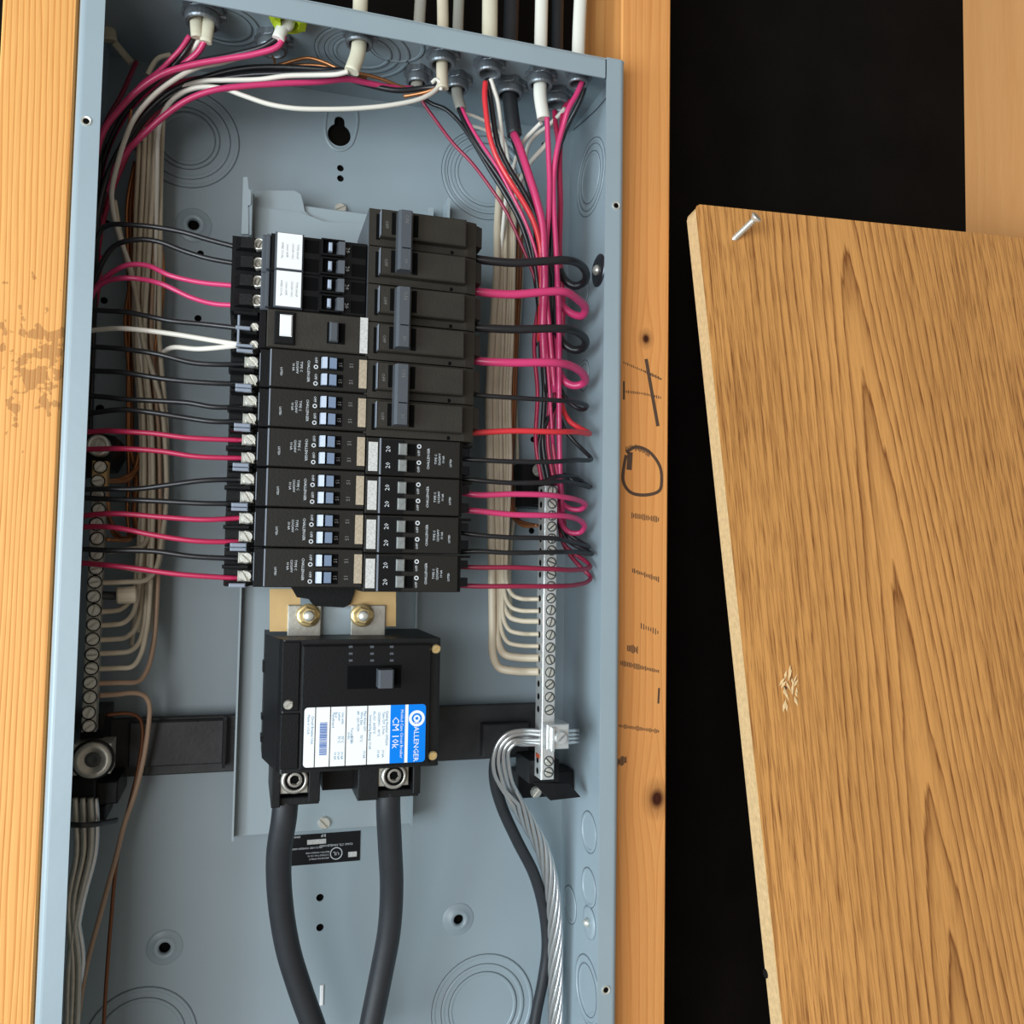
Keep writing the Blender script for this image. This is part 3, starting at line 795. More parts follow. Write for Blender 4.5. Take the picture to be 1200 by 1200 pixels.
# ================================================================== bus tabs under the columns
def qa(u, v, y): return (X(u, v, y), Z(u, v, y))
YT = .030
bus = thing('bus_bar', 'tan metal bus tabs with two bolts between the breaker columns and the main breaker', 'bus bar', (X(388, 735, YT), YT, Z(388, 735, YT)))
obj('tab', MB().prism([qa(316, 740, YT), qa(316, 690, YT), qa(352, 690, YT), qa(352, 712, YT), qa(338, 712, YT), qa(338, 740, YT)][::-1], 'y', YT, YT + .002), BRASS, bus)
obj('tab', MB().prism([qa(408, 710, YT), qa(408, 690, YT), qa(464, 690, YT), qa(464, 734, YT), qa(452, 734, YT), qa(452, 710, YT)], 'y', YT, YT + .002), BRASS, bus)
obj('spacer', MB().prism([qa(340, 686, YT - .004), qa(418, 686, YT - .004), qa(411, 708, YT - .004), qa(403, 712, YT - .004), qa(368, 710, YT - .004), qa(362, 702, YT - .004), qa(348, 700, YT - .004)], 'y', YT - .004, YT + .006), BLACK, bus)
for (u, v, x0, x1) in [(361, 721, 337, 376), (424, 721, 411, 451)]:
    s_ = obj('strap', MB().box(X(x0, 725, YT), X(x1, 725, YT), YT - .0025, YT, Z(x0, 750, YT), Z(x0, 709, YT), .0006), DULL, bus)
    p = at(u, v, YT - .0030)
    s2 = obj('bolt', MB().lathe([(.0078, 0), (.0078, .0018), (.0060, .0022)], p, seg=22).lathe([(.0064, .002), (.0064, .0055), (.0050, .0068)], p, seg=6, smooth=False), GOLD, bus)
    obj('bolt_end', MB().lathe([(.0036, .0060), (.0036, .0095), (.0026, .0105), (0, .0105)], p, seg=14), STEEL, s2)
for u0, u1, v0, v1 in [(376, 412, 712, 742)]:
    obj('middle_plate', MB().box(X(u0, 720, YT), X(u1, 720, YT), YT + .004, YT + .006, Z(380, 748, YT), Z(380, 700, YT)), PANMAT, bus)

# ================================================================== MAIN BREAKER
y = YF
mx0, mx1 = X(329, 800, y), X(516, 800, y)
mzt, mzb = Z(420, 749, y), Z(420, 902, y)
mt = thing('main_breaker', 'large black main breaker with a blue and white label and one square handle', 'circuit breaker', ((mx0 + mx1) / 2, .088, mzb - .02))
xb = X(309, 800, .055)
obj('case', MB().prism([(xb, .080), (xb, .045), (mx0 - .0012, .004), (mx0, .0015), (mx0 + .001, y + .0005), (mx0 + .002, y), (mx1 - .002, y), (mx1, y + .002), (mx1 - .0005, .080)], 'z', mzb, mzt), BLACK_SOFT, mt)
for v0, v1 in [(775, 787), (838, 842), (862, 868)]:
    obj('side_notch', MB().box(xb - .0012, xb + .002, .045, .062, Z(309, v1, .05), Z(309, v0, .05), .0006), BLACK, mt)
cx0, cx1 = X(353, 800, y), X(503, 800, y)
cov = obj('cover', MB().box(cx0, cx1, y - .0035, y + .001, Z(420, 898, y), Z(420, 755, y), .0010), BLACK, mt)
obj('side_rib', MB().box(X(330, 800, y), X(351, 800, y), y - .0012, y, Z(340, 833, y), Z(340, 752, y), .0006).box(X(328, 870, y), X(350, 870, y), y - .0012, y, Z(340, 901, y), Z(340, 836, y), .0006), BLACK, mt)
yc = y - .0035
hw = obj('handle_window', MB().box(X(407, 793, yc), X(470, 793, yc), yc - .0002, yc, Z(430, 807, yc), Z(430, 780, yc)), VOID, mt)
hd = MB().prism([(X(441, 793, yc), yc), (X(441, 793, yc), yc - .0090), (X(443, 793, yc), yc - .0105), (X(457, 793, yc), yc - .0105), (X(459, 793, yc), yc - .0090), (X(459, 793, yc), yc)], 'z', Z(450, 804, yc), Z(450, 783, yc))
obj('handle', hd, SLATE, mt, 'slate-grey square handle')
mb = MB()
for u in (411, 436, 459):
    for dv in (758, 766, 774):
        p = at(u, dv, yc); mb.box(p.x - .0012, p.x + .0012, yc - .0002, yc, p.z - .0007, p.z + .0007)
obj('embossed_mark', mb, SLATE, mt)['kind'] = 'stuff'
# printed label, its writing runs downwards
yl = yc - .0003
def MX(u, v=862): return X(u, v, yl)
lz0, lz1 = Z(420, 896.5, yl), Z(420, 827.5, yl)
def rrect(x0, x1, z0, z1, r, rl=True, rr_=True):
    pts = []
    for (cx, cz, a, on) in [(x1 - r, z1 - r, 0, rr_), (x0 + r, z1 - r, 90, rl), (x0 + r, z0 + r, 180, rl), (x1 - r, z0 + r, 270, rr_)]:
        if not on:
            sx = 1 if cx > (x0 + x1) / 2 else -1; sz = 1 if cz > (z0 + z1) / 2 else -1
            pts.append((cx + sx * r, cz + sz * r)); continue
        for k in range(5):
            t_ = math.radians(a + 90 * k / 4); pts.append((cx + r * math.cos(t_), cz + r * math.sin(t_)))
    return pts
lb = obj('label', MB().prism(rrect(MX(356), MX(498.5), lz0, lz1, .0022), 'y', yl, yl + .0003), PAPER, mt, 'white label with blue heading band')
obj('blue_band', MB().prism(rrect(MX(457), MX(474), lz0, lz1, .002, False, False), 'y', yl - .0002, yl).prism(rrect(MX(478), MX(498.4), lz0, lz1, .0022, False, True), 'y', yl - .0002, yl), BLUE, lb)
mb = MB()
for u in (369, 386.5, 405, 430): mb.box(MX(u) - .00022, MX(u) + .00022, yl - .0002, yl, lz0, lz1)
obj('rule_lines', mb, INKK, lb)
zc = (lz0 + lz1) / 2; H = lz1 - lz0
mb = text_mb([('HALLENGER', MX(487.5), yl - .0002, zc - .0052, .0047, 90), ('CM 10k', MX(463), yl - .0002, zc + .0010, .0062, 90), ('Molded Case Circuit Breaker', MX(470.5), yl - .0002, zc, .0026, 90)])
ring(mb, [(.0052, 0), (.0052, .0002), (.0034, .0002), (.0034, 0)], (MX(488), yl - .0001, lz1 - .0090), seg=24)
ring(mb, [(.0022, 0), (.0022, .0002), (.0010, .0002), (.0010, 0)], (MX(488), yl - .0001, lz1 - .0090), seg=18)
obj('heading', mb, PAPER, lb)
S_ = .0021
rows = [(453, 'Catalog Number CM2200'), (449, 'Type CM  2 Pole'), (443.5, '120/240V~   40°C'), (438, 'AL-CU  60/75°C'), (433.5, 'Interrupting Rating 10 kA'),
        (427, 'Max Amps 200'), (423, 'Wire Size'), (419, '#4 - 250 MCM'), (412, 'Torque 250'), (408.5, 'in-lbs'), (401, 'Use with'), (397, 'Listed'), (393, 'Encl'), (390, 'Panelboard'), (365.5, 'Circuit Breaker Unit'), (361, 'Made in U.S.A.')]
it = []
for k, (u, s_) in enumerate(rows):
    it.append((s_, MX(u), yl - .0001, lz1 - .0028 - len(s_) * .00056 if k not in (8, 9) else zc, S_, 90))
    if u in (449, 443.5, 427, 401, 397, 393): it.append(('10 kA', MX(u), yl - .0001, lz0 + .0065, S_, 90))
    if u in (423, 401, 397, 412): it.append(('75°C', MX(u), yl - .0001, zc - .002, S_, 90))
obj('fine_print', text_mb(it), INKB, lb)
mb = MB(); zz = lz1 - .0095
while zz > lz0 + .0075:
    w_ = random.choice([.0002, .0003, .0005, .0007]); mb.box(MX(374.5), MX(383), yl - .0002, yl, zz - w_, zz); zz -= w_ + random.choice([.0002, .0002, .0003])
obj('barcode', mb, mat('barcode_ink', (0.07, 0.16, 0.42, 1), 0.6), lb)
for (u, v, g_) in [(338, 826, DULL), (511, 760.5, GOLD), (507, 885.5, GOLD)]:
    p = at(u, v, y - .0012); screw_head(p, .0031, .0014, slot=.7, m=g_, parent=mt, name='cover_screw')
# lug housings
for (u0, u1, v1, p0, p1, pv0, pv1, su, sv) in [(303, 375, 946, 325, 362, 903, 932, 345, 913), (441, 492, 936, 443, 480, 896, 923, 461, 908)]:
    yh = .012
    xa, xb_ = X(max(u0, 326) if u0 < 320 else u0, 920, yh), X(u1, 920, yh)
    zt, zb = mzb + .002, Z((u0 + u1) / 2, v1, yh)
    hs = obj('lug_housing', MB().box(xa - (.004 if u0 < 320 else .012), xa + .0015, yh, .080, zb, zt, .0006).box(xb_ - (.0072 if u0 < 320 else .0050), xb_, yh - .002, .078, zb + .003, zt, .0006)
             .box(xa, xb_, yh + .004, .078, zb, zb + .0050, .0006).box(xa, xb_, yh + .030, .078, zb, zt), BLACK_SOFT, mt)
    pa, pb = X(p0, pv0, yh), X(p1, pv0, yh)
    pl = obj('lug', MB().box(pa, pb, yh + .002, yh + .026, Z(p0, pv1, yh), Z(p0, pv0, yh), .0006), DULL, mt, 'square bare metal lug')
    p = at(su, sv, yh + .002)
    sc_ = obj('lug_screw', MB().lathe([(.0088, 0), (.0088, .0025), (.0080, .0040), (.0064, .0043), (.0056, .0020), (.0050, .0018), (0, .0018)], p, seg=24), LUGM, pl)
    ring_ = MB(); ring(ring_, [(.0059, .0018), (.0059, .0046), (.0050, .0046), (.0050, .0018)], p, seg=22)
    obj('screw_groove', ring_, VOID, pl)
    obj('screw_socket', MB().lathe([(.0030, .0018), (.0030, .0021)], p, seg=6, smooth=False), VOID, pl)
    obj('screw_boss', ring(MB(), [(.0048, .0018), (.0046, .0032), (.0032, .0034), (.0031, .0019)], p, seg=18), LUGM, pl)
obj('centre_recess', MB().box(X(378, 915, .04), X(440, 915, .04), .040, .080, Z(400, 925, .04), mzb + .002), BLACK, mt)

# service cables
def cable(name, pts, r, m, label, cat, group=None, seg=16, r2=None):
    P = [at(*p) for p in pts]
    o = obj(name, MB().tube(P, r, seg, r2=r2, res=8), m)
    return tag(o, label, cat, group)
cable('service_cable', [(335, 935, .024), (333, 958, .026), (327, 1000, .034), (328, 1050, .044), (337, 1110, .052), (352, 1160, .056), (368, 1205, .058), (385, 1260, .058)], .0083, CABLE, 'thick black cable hanging from the left lug of the main breaker', 'cable', 'service cables')
cable('service_cable', [(455, 925, .024), (455, 948, .026), (457, 990, .034), (459, 1040, .044), (456, 1090, .050), (447, 1140, .054), (434, 1205, .056), (424, 1260, .056)], .0083, CABLE, 'thick black cable hanging from the right lug of the main breaker', 'cable', 'service cables')

# ================================================================== NEUTRAL BARS
YN = .046
xa, xb_ = X(101.5, 700, YN), X(118.5, 700, YN)
zt, zb = Z(115, 540, YN), Z(106, 858, YN)
nb = thing('neutral_bar', 'long dull metal neutral bar with a row of slotted screws, left side of enclosure', 'terminal bar', (xa, YN + .01, zb))
obj('bar', MB().box(xa, xb_, YN, YN + .010, zb, Z(115, 575, YN), .0005), DULL, nb)
obj('bar_end', MB().box(xa, xb_ + .0006, YN - .0006, YN + .010, Z(115, 573, YN), zt, .0005), BRASS, nb, 'brass-coloured end section')
for i, v in enumerate([547, 564, 580, 597, 614, 631, 649, 666, 682, 699, 715, 732, 749, 767, 783, 800, 817, 835, 851]):
    p = at(115 - (v - 547) * .033, v, YN - (.0006 if v < 570 else 0)); p.x = (xa + xb_) / 2 + random.uniform(-.0004, .0006)
    w = obj('screw_well', MB().lathe([(.0045, 0), (.0045, .0002)], p, seg=14, smooth=False), VOID, nb)
    screw_head(p, .0038, random.uniform(.0022, .0038), slot=[.8, .1, 0, .9, 1.2, .9][i % 6] + random.uniform(-.3, .3), m=SCREWB, parent=w)
obj('standoff', MB().prism([qa(98, 505, .062), qa(136, 512, .062), qa(138, 530, .062), qa(128, 548, .062), qa(98, 548, .062)], 'y', .058, .105), BLACK, nb)
p = at(115, 522, .050); sh = obj('cap_screw', MB().lathe([(.0072, -.01), (.0072, 0), (.0062, .0015), (.0050, .0015), (.0046, .0004), (0, .0004)], p, seg=22), STEEL, nb)
screw_head(at(115, 522, .0496), .0042, .0016, slot=1.4, m=STEEL, parent=sh)
obj('standoff', MB().box(X(95, 860, .062), X(122, 860, .062), .058, .105, Z(100, 875, .062), Z(100, 835, .062)), BLACK, nb)
lg = obj('end_lug', MB().box(X(85, 888, .040), X(130, 888, .040), .040, .062, Z(108, 908, .040), Z(108, 872, .040), .0006), DULL, nb, 'large square end lug')
p = at(109, 890, .040)
obj('socket_screw', MB().lathe([(.0112, 0), (.0112, .0030), (.0100, .0042), (.0078, .0044), (.0062, .0010), (0, .0004)], p, seg=28), DULL, lg)
obj('socket_floor', MB().lathe([(.0048, .0005), (.0048, .0011), (.0030, .0016), (0, .0008)], p, seg=12, smooth=False), WELL, lg)
obj('lug_rim', MB().lathe([(.0128, -.0002), (.0128, .0006), (.0112, .0006)], p, seg=28), BLACK, lg)
hb_ = thing('lug_holder', 'black plastic clamp under the big left lug, holding the bare strands', 'clamp', at(110, 950, .06))
obj('block', MB().box(X(84, 930, .050), X(112, 930, .050), .048, .105, Z(100, 940, .05), Z(100, 910, .05), .001).box(X(112, 930, .056), X(138, 930, .056), .056, .105, Z(120, 943, .056), Z(120, 916, .056), .001), BLACK, hb_)
obj('foot', MB().box(X(112, 950, .07), X(124, 950, .07), .07, .105, Z(120, 962, .07), Z(120, 944, .07), .001), BLACK, hb_)
mb = MB().tube([at(78, 966, .040), at(95, 967, .036), (at(112, 966, .040)), at(128, 963, .050), at(137, 961, .056)], .0018, 8, flat=.5)
tag(obj('cable_tie', mb, W_BLACK), 'black cable tie across the bare aluminium strands at lower left', 'cable tie')
# bare strands at lower left
sb = thing('bare_conductor', 'bundle of bare aluminium strands hanging below the big left lug', 'cable', at(98, 940, .06))
for i in range(9):
    f = i / 8
    u0 = 88 + 24 * f; yy = .046 + .012 * ((i * 5) % 3) / 2
    P = [at(u0, 935, yy), at(u0 + 1, 965, yy), at(u0 + 2 - 3 * f, 1000, yy), at(86 + 16 * f - 6, 1060, yy), at(82 + 18 * ((f + .35) % 1.0) - 3, 1130, yy + .004), at(76 + 18 * ((f + .6) % 1.0) - 4, 1210, yy + .006)]
    obj('strand', MB().tube(P, .0019, 8), ALU if i % 3 else DULL, sb)

# right neutral bar
YR = .036
xr0, xr1 = X(636.5, 740, YR), X(651.5, 740, YR)
rb = thing('neutral_bar', 'bright plated neutral bar with many screws, right side of enclosure', 'terminal bar', (xr0, YR + .015, Z(640, 912, YR)))
zrt, zrb = Z(643, 569, YR), Z(640, 914, YR)
obj('bar', MB().box(xr0, xr1, YR, YR + .015, zrb, zrt, .0006), BARALU, rb)
vs_ = [575, 590, 604, 617, 631, 645, 659, 673, 687, 701, 715, 729, 744, 759, 773, 788, 802, 817, 832, 892, 905]
mbh = MB()
for i, v in enumerate(vs_):
    p = at(643, v, YR); p.x = xr0 + (xr1 - xr0) * .58
    w = obj('screw_well', MB().lathe([(.0039, 0), (.0039, .0002)], p, seg=14, smooth=False), WELL, rb)
    screw_head((p.x, p.y, p.z), .0031, .0010, slot=random.uniform(0, 3), m=STEEL, parent=w)
    mbh.lathe([(.0024, 0), (.0024, .0002)], (xr0, YR + .0085, p.z - .0005), (-1, 0, 0), 12, smooth=False)
obj('wire_hole', mbh, VOID, rb)['kind'] = 'stuff'
obj('bracket', MB().box(X(611, 570, .075), X(648, 570, .075), .075, .105, Z(630, 594, .075), Z(630, 543, .075), .0008).box(X(632, 580, .06), xr1 + .002, YR + .015, .080, Z(640, 590, .05), Z(640, 562, .05)), BLACK, rb)
screw_head(at(631, 551, .075), .0050, .0022, slot=.8, parent=rb)
obj('bracket', MB().box(X(607, 920, .080), X(672, 920, .080), .080, .105, Z(640, 934, .08), Z(640, 905, .08), .0008).prism([qa(620, 913, .06), qa(662, 915, .06), qa(675, 930, .06), qa(640, 934, .06)], 'y', .050, .055).box(X(616, 905, .06), X(650, 905, .06), YR + .015, .085, Z(630, 914, .06), Z(630, 888, .06)), BLACK_SOFT, rb)
screw_head(at(628, 928, .080), .0046, .0022, slot=.9, parent=rb)
yl_ = .026
lg = obj('end_lug', MB().box(X(641, 863, yl_), X(667, 863, yl_), yl_, YR + .016, Z(655, 878, yl_), Z(655, 849, yl_), .0007).box(X(645, 863, yl_), X(649, 863, yl_), yl_ - .0025, yl_, Z(647, 880, yl_), Z(647, 852, yl_), .0005), BARALU, rb, 'square plated lug')
screw_head(at(656, 864, yl_), .0052, .0040, slot=.75, m=BARALU, parent=lg)
obj('red_mark', MB().box(xr0 - .0004, xr0, YR + .004, YR + .012, Z(630, 891, YR), Z(630, 886, YR)).box(xr1, xr1 + .0004, YR + .001, YR + .008, Z(653, 891, YR), Z(653, 884, YR)), mat('red_paint', (.35, .06, .02, 1), .6), rb)

# stranded aluminium conductor leaving the right lug
sc2 = thing('stranded_conductor', 'twisted bare aluminium conductor curving down from the right bar lug', 'cable', at(648, 1195, .075))
cpath = smooth_path([at(u, v, y_) for u, v, y_ in [(590, 905, .050), (602, 935, .058), (618, 962, .066), (634, 992, .072), (645, 1030, .076), (650, 1075, .079), (651, 1130, .082), (651, 1220, .084)]], 14)
NS = 8
for i in range(NS):
    ph = 2 * PI * i / NS
    fan = i / (NS - 1)
    r4 = (i // 2) / 3; ly = .0036 * (i % 2)
    lead = [at(678, 856 + 13 * r4, .050 + ly), at(642, 857 + 15 * r4, .044 + ly), at(612, 856 + 15 * r4 + 1.5 * math.sin(i * 2), .038 + ly), at(594 + 9 * r4, 860 + 12 * r4, .037 + ly), at(583 + 13 * r4, 872 + 8 * r4, .039 + ly)]
    P = list(lead)
    P.append(at(578 + 18 * r4, 893, .044 + ly))
    P.append(at(583 + 17 * r4, 915, .050 + ly))
    Lc = 0; Q = []
    for k, p in enumerate(cpath):
        if k: Lc += (p - cpath[k - 1]).length
        if Lc < .022: continue
        tg = (cpath[min(k + 1, len(cpath) - 1)] - cpath[k - 1]).normalized()
        n1 = tg.cross(Vector((0, 1, 0))).normalized(); n2 = tg.cross(n1)
        a = ph + Lc * 55
        rr = .0046
        Q.append(p + n1 * (math.cos(a) * rr) + n2 * (math.sin(a) * rr))
    full = smooth_path([Vector(p) for p in P] + [Q[3]], 6)[:-1] + Q[3:]
    obj('strand', MB().tube(full, .00148, 8, raw=True), ALU, sc2)
obj('core', MB().tube(cpath[24:], .0038, 8, raw=True), DULL, sc2)
cable('ground_cable', [(590, 872, .052), (581, 890, .058), (580, 915, .064), (588, 945, .070), (606, 985, .076), (626, 1025, .080), (637, 1065, .084), (641, 1110, .088), (636, 1150, .090), (628, 1190, .092), (622, 1240, .092)], .0044, CABLE, 'black insulated cable curving down beside the twisted aluminium conductor', 'cable', seg=12)

# ================================================================== CABLE CONNECTORS in the top panel
def connector(u, v, r, label, m=ZINC, y=None, hollow=True):
    p = atz(u, v, -.012)
    if y is not None: p.y = y
    t = thing('cable_connector', label, 'cable connector', (p.x, p.y, -.0013), 'cable connectors in the top panel')
    c = (p.x, p.y, -.0012); dn = (0, 0, -1)
    nut = MB().lathe([(r * 1.22, 0), (r * 1.22, .0042), (r * 1.02, .0046), (r * .9, .0046)], c, dn, 24, smooth=False, teeth=1)
    obj('lock_nut', nut, m, t)
    obj('barrel', ring(MB(), [(r * .95, .004), (r, .006), (r, .0098), (r * .94, .0110), (r * .78, .0110), (r * .72, .0100), (r * .70, .002)], c, dn, 26), m, t)
    obj('barrel_hole', MB().lathe([(r * .72, .0022), (r * .72, .0028)], c, dn, 20, smooth=False), VOID, t)
    sd = MB().box(p.x + r * .9, p.x + r * 1.35, p.y - .0025, p.y + .0025, -.0066, -.0014, .0008)
    obj('clamp_ear', sd, m, t)
    return p
cA = connector(237, 28, .0115, 'large dark connector at the top left holding two cream cables')
cBb = connector(319, 60, .0105, 'dark connector behind the lime clamp, with a bare copper wire below')
cC = connector(421, 53, .0095, 'zinc connector above the keyhole holding one tan cable')
cD = connector(489, 99, .0085, 'small zinc connector in the rear row, nearest the keyhole, with a short cable stub')
cE = connector(518, 77, .0098, 'front-row zinc connector from which a tan cable and long white wire leave leftward')
cF = connector(535, 106, .0090, 'rear-row zinc connector holding one short grey cable')
cG = connector(573, 87, .0092, 'front-row zinc connector with scarlet, black and white wires leaving it')
cH = connector(597, 113, .0105, 'rear-row zinc connector around a black-sheathed cable')
cI = connector(633, 101, .0095, 'front-row zinc connector holding one bright white cable')
cJ = connector(652, 124, .0100, 'rearmost right zinc connector with an open dark barrel')
cK = connector(684, 90, .0080, 'small zinc connector in the top right corner, half hidden by the flange', y=.020)
# lime plastic clamp
pB = atz(337, 20, -.006); pB.y = .018; pB = Vector((X(338, 18, .018), .018, -.001))
t = thing('plastic_clamp', 'lime green plastic cable clamp in the top panel', 'cable clamp', tuple(pB))
obj('collar', ring(MB(), [(.0125, 0), (.0130, .003), (.0105, .0075), (.0070, .0075), (.0065, .001)], pB, (0, 0, -1), 22), LIME, t)
obj('wing', MB().prism([(pB.x - .0125, -.001), (pB.x - .0065, -.001), (pB.x - .0050, -.012), (pB.x - .0085, -.0105)], 'y', .012, .022), LIME, t)
obj('wing', MB().prism([(pB.x + .0065, -.001), (pB.x + .0135, -.001), (pB.x + .0115, -.0085), (pB.x + .0070, -.0100)], 'y', .012, .022), LIME, t)

def sheath(c, uv, r, m, label, above=None, flat=.75, name='sheathed_cable'):
    """a cable that comes down outside, passes the connector and ends inside"""
    P = [Vector((c.x + (above or 0), c.y, .32)), Vector((c.x + (above or 0) * .8, c.y, .10)), Vector((c.x, c.y, .02)), Vector((c.x, c.y, -.008 if uv else -.003))]
    yy = c.y
    for (u, v) in uv: P.append(at(u, v, yy))
    o = obj(name, MB().tube(P, r, 14, flat=flat), m)
    return tag(o, label, 'cable', 'sheathed cables through the top panel')
sheath(cA + Vector((-.0042, 0, 0)), [(231, 44)], .0040, SHEATH, 'left one of two cream cables in the large top left connector', flat=.6)
sheath(cA + Vector((.0042, 0, 0)), [(241, 50)], .0040, SHEATH, 'right one of two cream cables in the large top left connector', flat=.6)
sheath(pB, [(332, 32), (326, 46)], .0042, SHEATHW, 'white cable coming through the lime clamp')
sheath(cC, [(419, 64), (412, 84)], .0052, SHEATH, 'tan cable leaving the zinc connector above the keyhole', above=.004)
sheath(cD, [(487, 106)], .0044, SHEATHG, 'short grey cable stub in the small rear connector', above=.003)
sheath(cE, [(518, 85), (519, 104)], .0042, W_CREAM, 'tan cable in the connector where the long white wire leaves', above=-.004)
sheath(cF, [(536, 112), (541, 129)], .0042, SHEATHG, 'grey cable in the rear-row connector above the upper right knockout', above=.001)
sheath(cG, [], .0058, SHEATH, 'wide cream cable outside, above the connector with the scarlet wire', above=-.001)
sheath(cH, [(599, 130), (603, 159)], .0058, CABLE, 'black-sheathed cable ending inside above the thick pink wire', above=.001, flat=1)
sheath(cI, [(633, 112), (637, 139)], .0050, SHEATHW, 'bright white cable ending above two pink wires', above=.0005)
sheath(cJ, [], .0046, CABLE, 'black cable outside, near the right stud above the enclosure', above=.000, flat=1)
sheath(cK, [], .0050, SHEATHW, 'white cable outside, closest to the orange stud', above=.003)
xt = X(126, 34, .075); P = [Vector((xt, .075, .3)), Vector((xt, .075, -.002)), at(126, 34, .075), at(128, 48, .076)]
tag(obj('sheathed_cable', MB().tube(P, .0052, 12, flat=.7), SHEATH), 'shaded cream cable in the dark top left corner', 'cable', 'sheathed cables through the top panel')
P = [at(134, 50, .078), at(144, 62, .080), at(154, 74, .082)]
tag(obj('sheathed_cable', MB().tube(P, .0026, 10, flat=.7), SHEATH), 'short shaded cable end crossing the dark top left corner', 'cable')

# ================================================================== WIRES
RADS = {'t': .00135, 'm': .0017, 'l': .0021, 'x': .0030, 'c': .0008}
MATS = {'k': W_BLACK, 'r': W_RED, 'p': W_PINK, 's': W_SCARLET, 'd': W_DRED, 'w': W_WHITE, 'c': W_CREAM, 'n': W_TAN, 'o': COPPER, 'q': DARKCOP}
NAMES = {'k': 'black wire', 'r': 'red wire', 'p': 'pinkish red wire', 's': 'scarlet wire', 'd': 'dark red wire', 'w': 'white wire', 'c': 'cream wire', 'n': 'aged tan wire', 'o': 'bare copper wire', 'q': 'dark copper wire'}
def wire(code, label, pts, group=None):
    """code = colour + size; pts = 'u v y_mm, ...' (y carries over when left out)"""
    P = []; y = 30.0
    for s in pts.split(','):
        a = [float(k) for k in s.split()]
        if len(a) == 3: y = a[2]
        P.append(at(a[0], a[1], y / 1000))
    m = MATS[code[0]]; r = RADS[code[1]]
    o = obj('copper_wire' if code[0] in 'oq' else 'insulated_wire', MB().tube(P, r, 8 if r < .0028 else 12, res=6), m)
    tag(o, NAMES[code[0]] + ' ' + label, 'wire', group)
GL = 'circuit wires into the left column'
wire('km', 'arching into the topmost clamp of the left column', '113 330 60, 112 290 50, 122 266 42, 160 264 34, 210 271 28, 245 281 24, 279 290 20', GL)
wire('km', 'dipping under the first into the second clamp of left column', '108 380 62, 110 335 52, 132 290 42, 160 281 34, 185 283 30, 215 294 28, 245 303 24, 277 309 20', GL)
wire('pm', 'humped, into the third clamp of the left column', '104 375 62, 108 345 54, 125 324 44, 148 311 38, 172 311 34, 200 323 28, 235 331 24, 277 335 20', GL)
wire('pm', 'flatter one just below the humped one, left column', '102 400 62, 106 350 52, 120 332 46, 145 326 38, 165 327 36, 190 333 30, 225 349 26, 250 356 24, 278 358 20', GL)
wire('km', 'into the upper screw of the breaker with white button', '96 362 50, 120 364 44, 150 366 38, 200 376 28, 240 380 24, 284 385 16', GL)
wire('wm', 'running from the flange to the breaker with white button', '94 389 50, 120 386 44, 145 385 38, 200 391 28, 250 399 22, 282 404 16', GL)
wire('wm', 'curled white pigtail ending under the breaker with white button', '188 418 60, 194 411 48, 206 407 34, 230 409 28, 250 408 22, 281 405 18', GL)
wire('km', 'into the upper screw of the topmost left twin breaker', '92 406 50, 120 407 44, 145 409 36, 185 415 28, 225 425 24, 250 427 22, 288 427 22', GL)
wire('km', 'into the lower screw of the topmost left twin breaker', '92 434 50, 120 435 44, 140 436 36, 200 445 26, 250 449 22, 286 450 22', GL)
wire('km', 'into the upper screw of the second left twin breaker', '90 463 50, 120 465 44, 150 468 36, 220 472 26, 250 477 22, 286 477 22', GL)
wire('km', 'into the lower screw of the second left twin breaker', '90 488 50, 115 483 44, 145 480 36, 175 483 30, 220 490 26, 250 494 22, 286 494 22', GL)
wire('rm', 'into the upper screw of the third left twin breaker', '88 508 44, 120 505 38, 150 506 32, 180 508 28, 220 513 24, 287 516 22', GL)
wire('rm', 'into the lower screw of the third left twin breaker', '88 527 44, 120 526 38, 150 526 32, 190 529 28, 230 535 24, 287 537 22', GL)
wire('km', 'rising into the upper screw of the fourth left twin breaker', '90 574 42, 120 573 36, 160 573 32, 200 568 26, 240 563 22, 284 562 22', GL)
wire('km', 'into the lower screw of the fourth left twin breaker', '92 583 42, 130 585 36, 180 587 28, 240 590 22, 284 590 22', GL)
wire('rm', 'into the upper screw of the fifth left twin breaker', '86 607 42, 110 603 36, 140 602 32, 190 606 26, 240 609 22, 284 607 22', GL)
wire('rm', 'into the lower screw of the fifth left twin breaker', '86 618 42, 115 617 36, 140 619 32, 180 627 26, 230 634 22, 284 635 22', GL)
wire('km', 'into the upper screw of the bottom left twin breaker', '86 643 42, 130 645 34, 180 646 28, 225 652 24, 284 655 22', GL)
wire('rm', 'into the lower screw of the bottom left twin breaker', '84 659 42, 110 661 36, 150 665 30, 210 673 24, 284 678 22', GL)

# -- bundle bending from the top connectors down behind the left flange
GB = 'wires bending from the top connectors down the left side'
wire('pl', 'thick, from the white cable in the lime clamp leftwards', '333 42 18, 326 54 20, 300 63 24, 265 69 28, 225 76 32, 190 87 36, 160 107 42, 140 128 48, 122 152 54, 112 185 60, 106 240 62', GB)
wire('kl', 'beside the thick pinkish one from the lime clamp', '326 44 20, 308 55 24, 275 64 30, 235 72 36, 195 84 42, 165 104 48, 142 128 54, 124 156 60, 112 200 64, 106 260 66', GB)
wire('pm', 'leftmost of those leaving the large top left connector', '222 42 31, 212 57 34, 200 70 38, 186 84 44, 165 100 52, 142 128 62, 120 168 70, 110 230 74', GB)
wire('km', 'second from left leaving the large top left connector', '227 45 33, 216 62 36, 204 76 42, 186 92 48, 160 116 58, 136 150 68, 118 200 76, 110 260 78', GB)
wire('wm', 'leaving the large top left connector between red ones', '234 46 33, 228 55 36, 219 65 42, 200 80 54, 180 100 66, 168 130 76, 162 170 80, 165 250 84, 170 350 86, 172 450 88', GB)
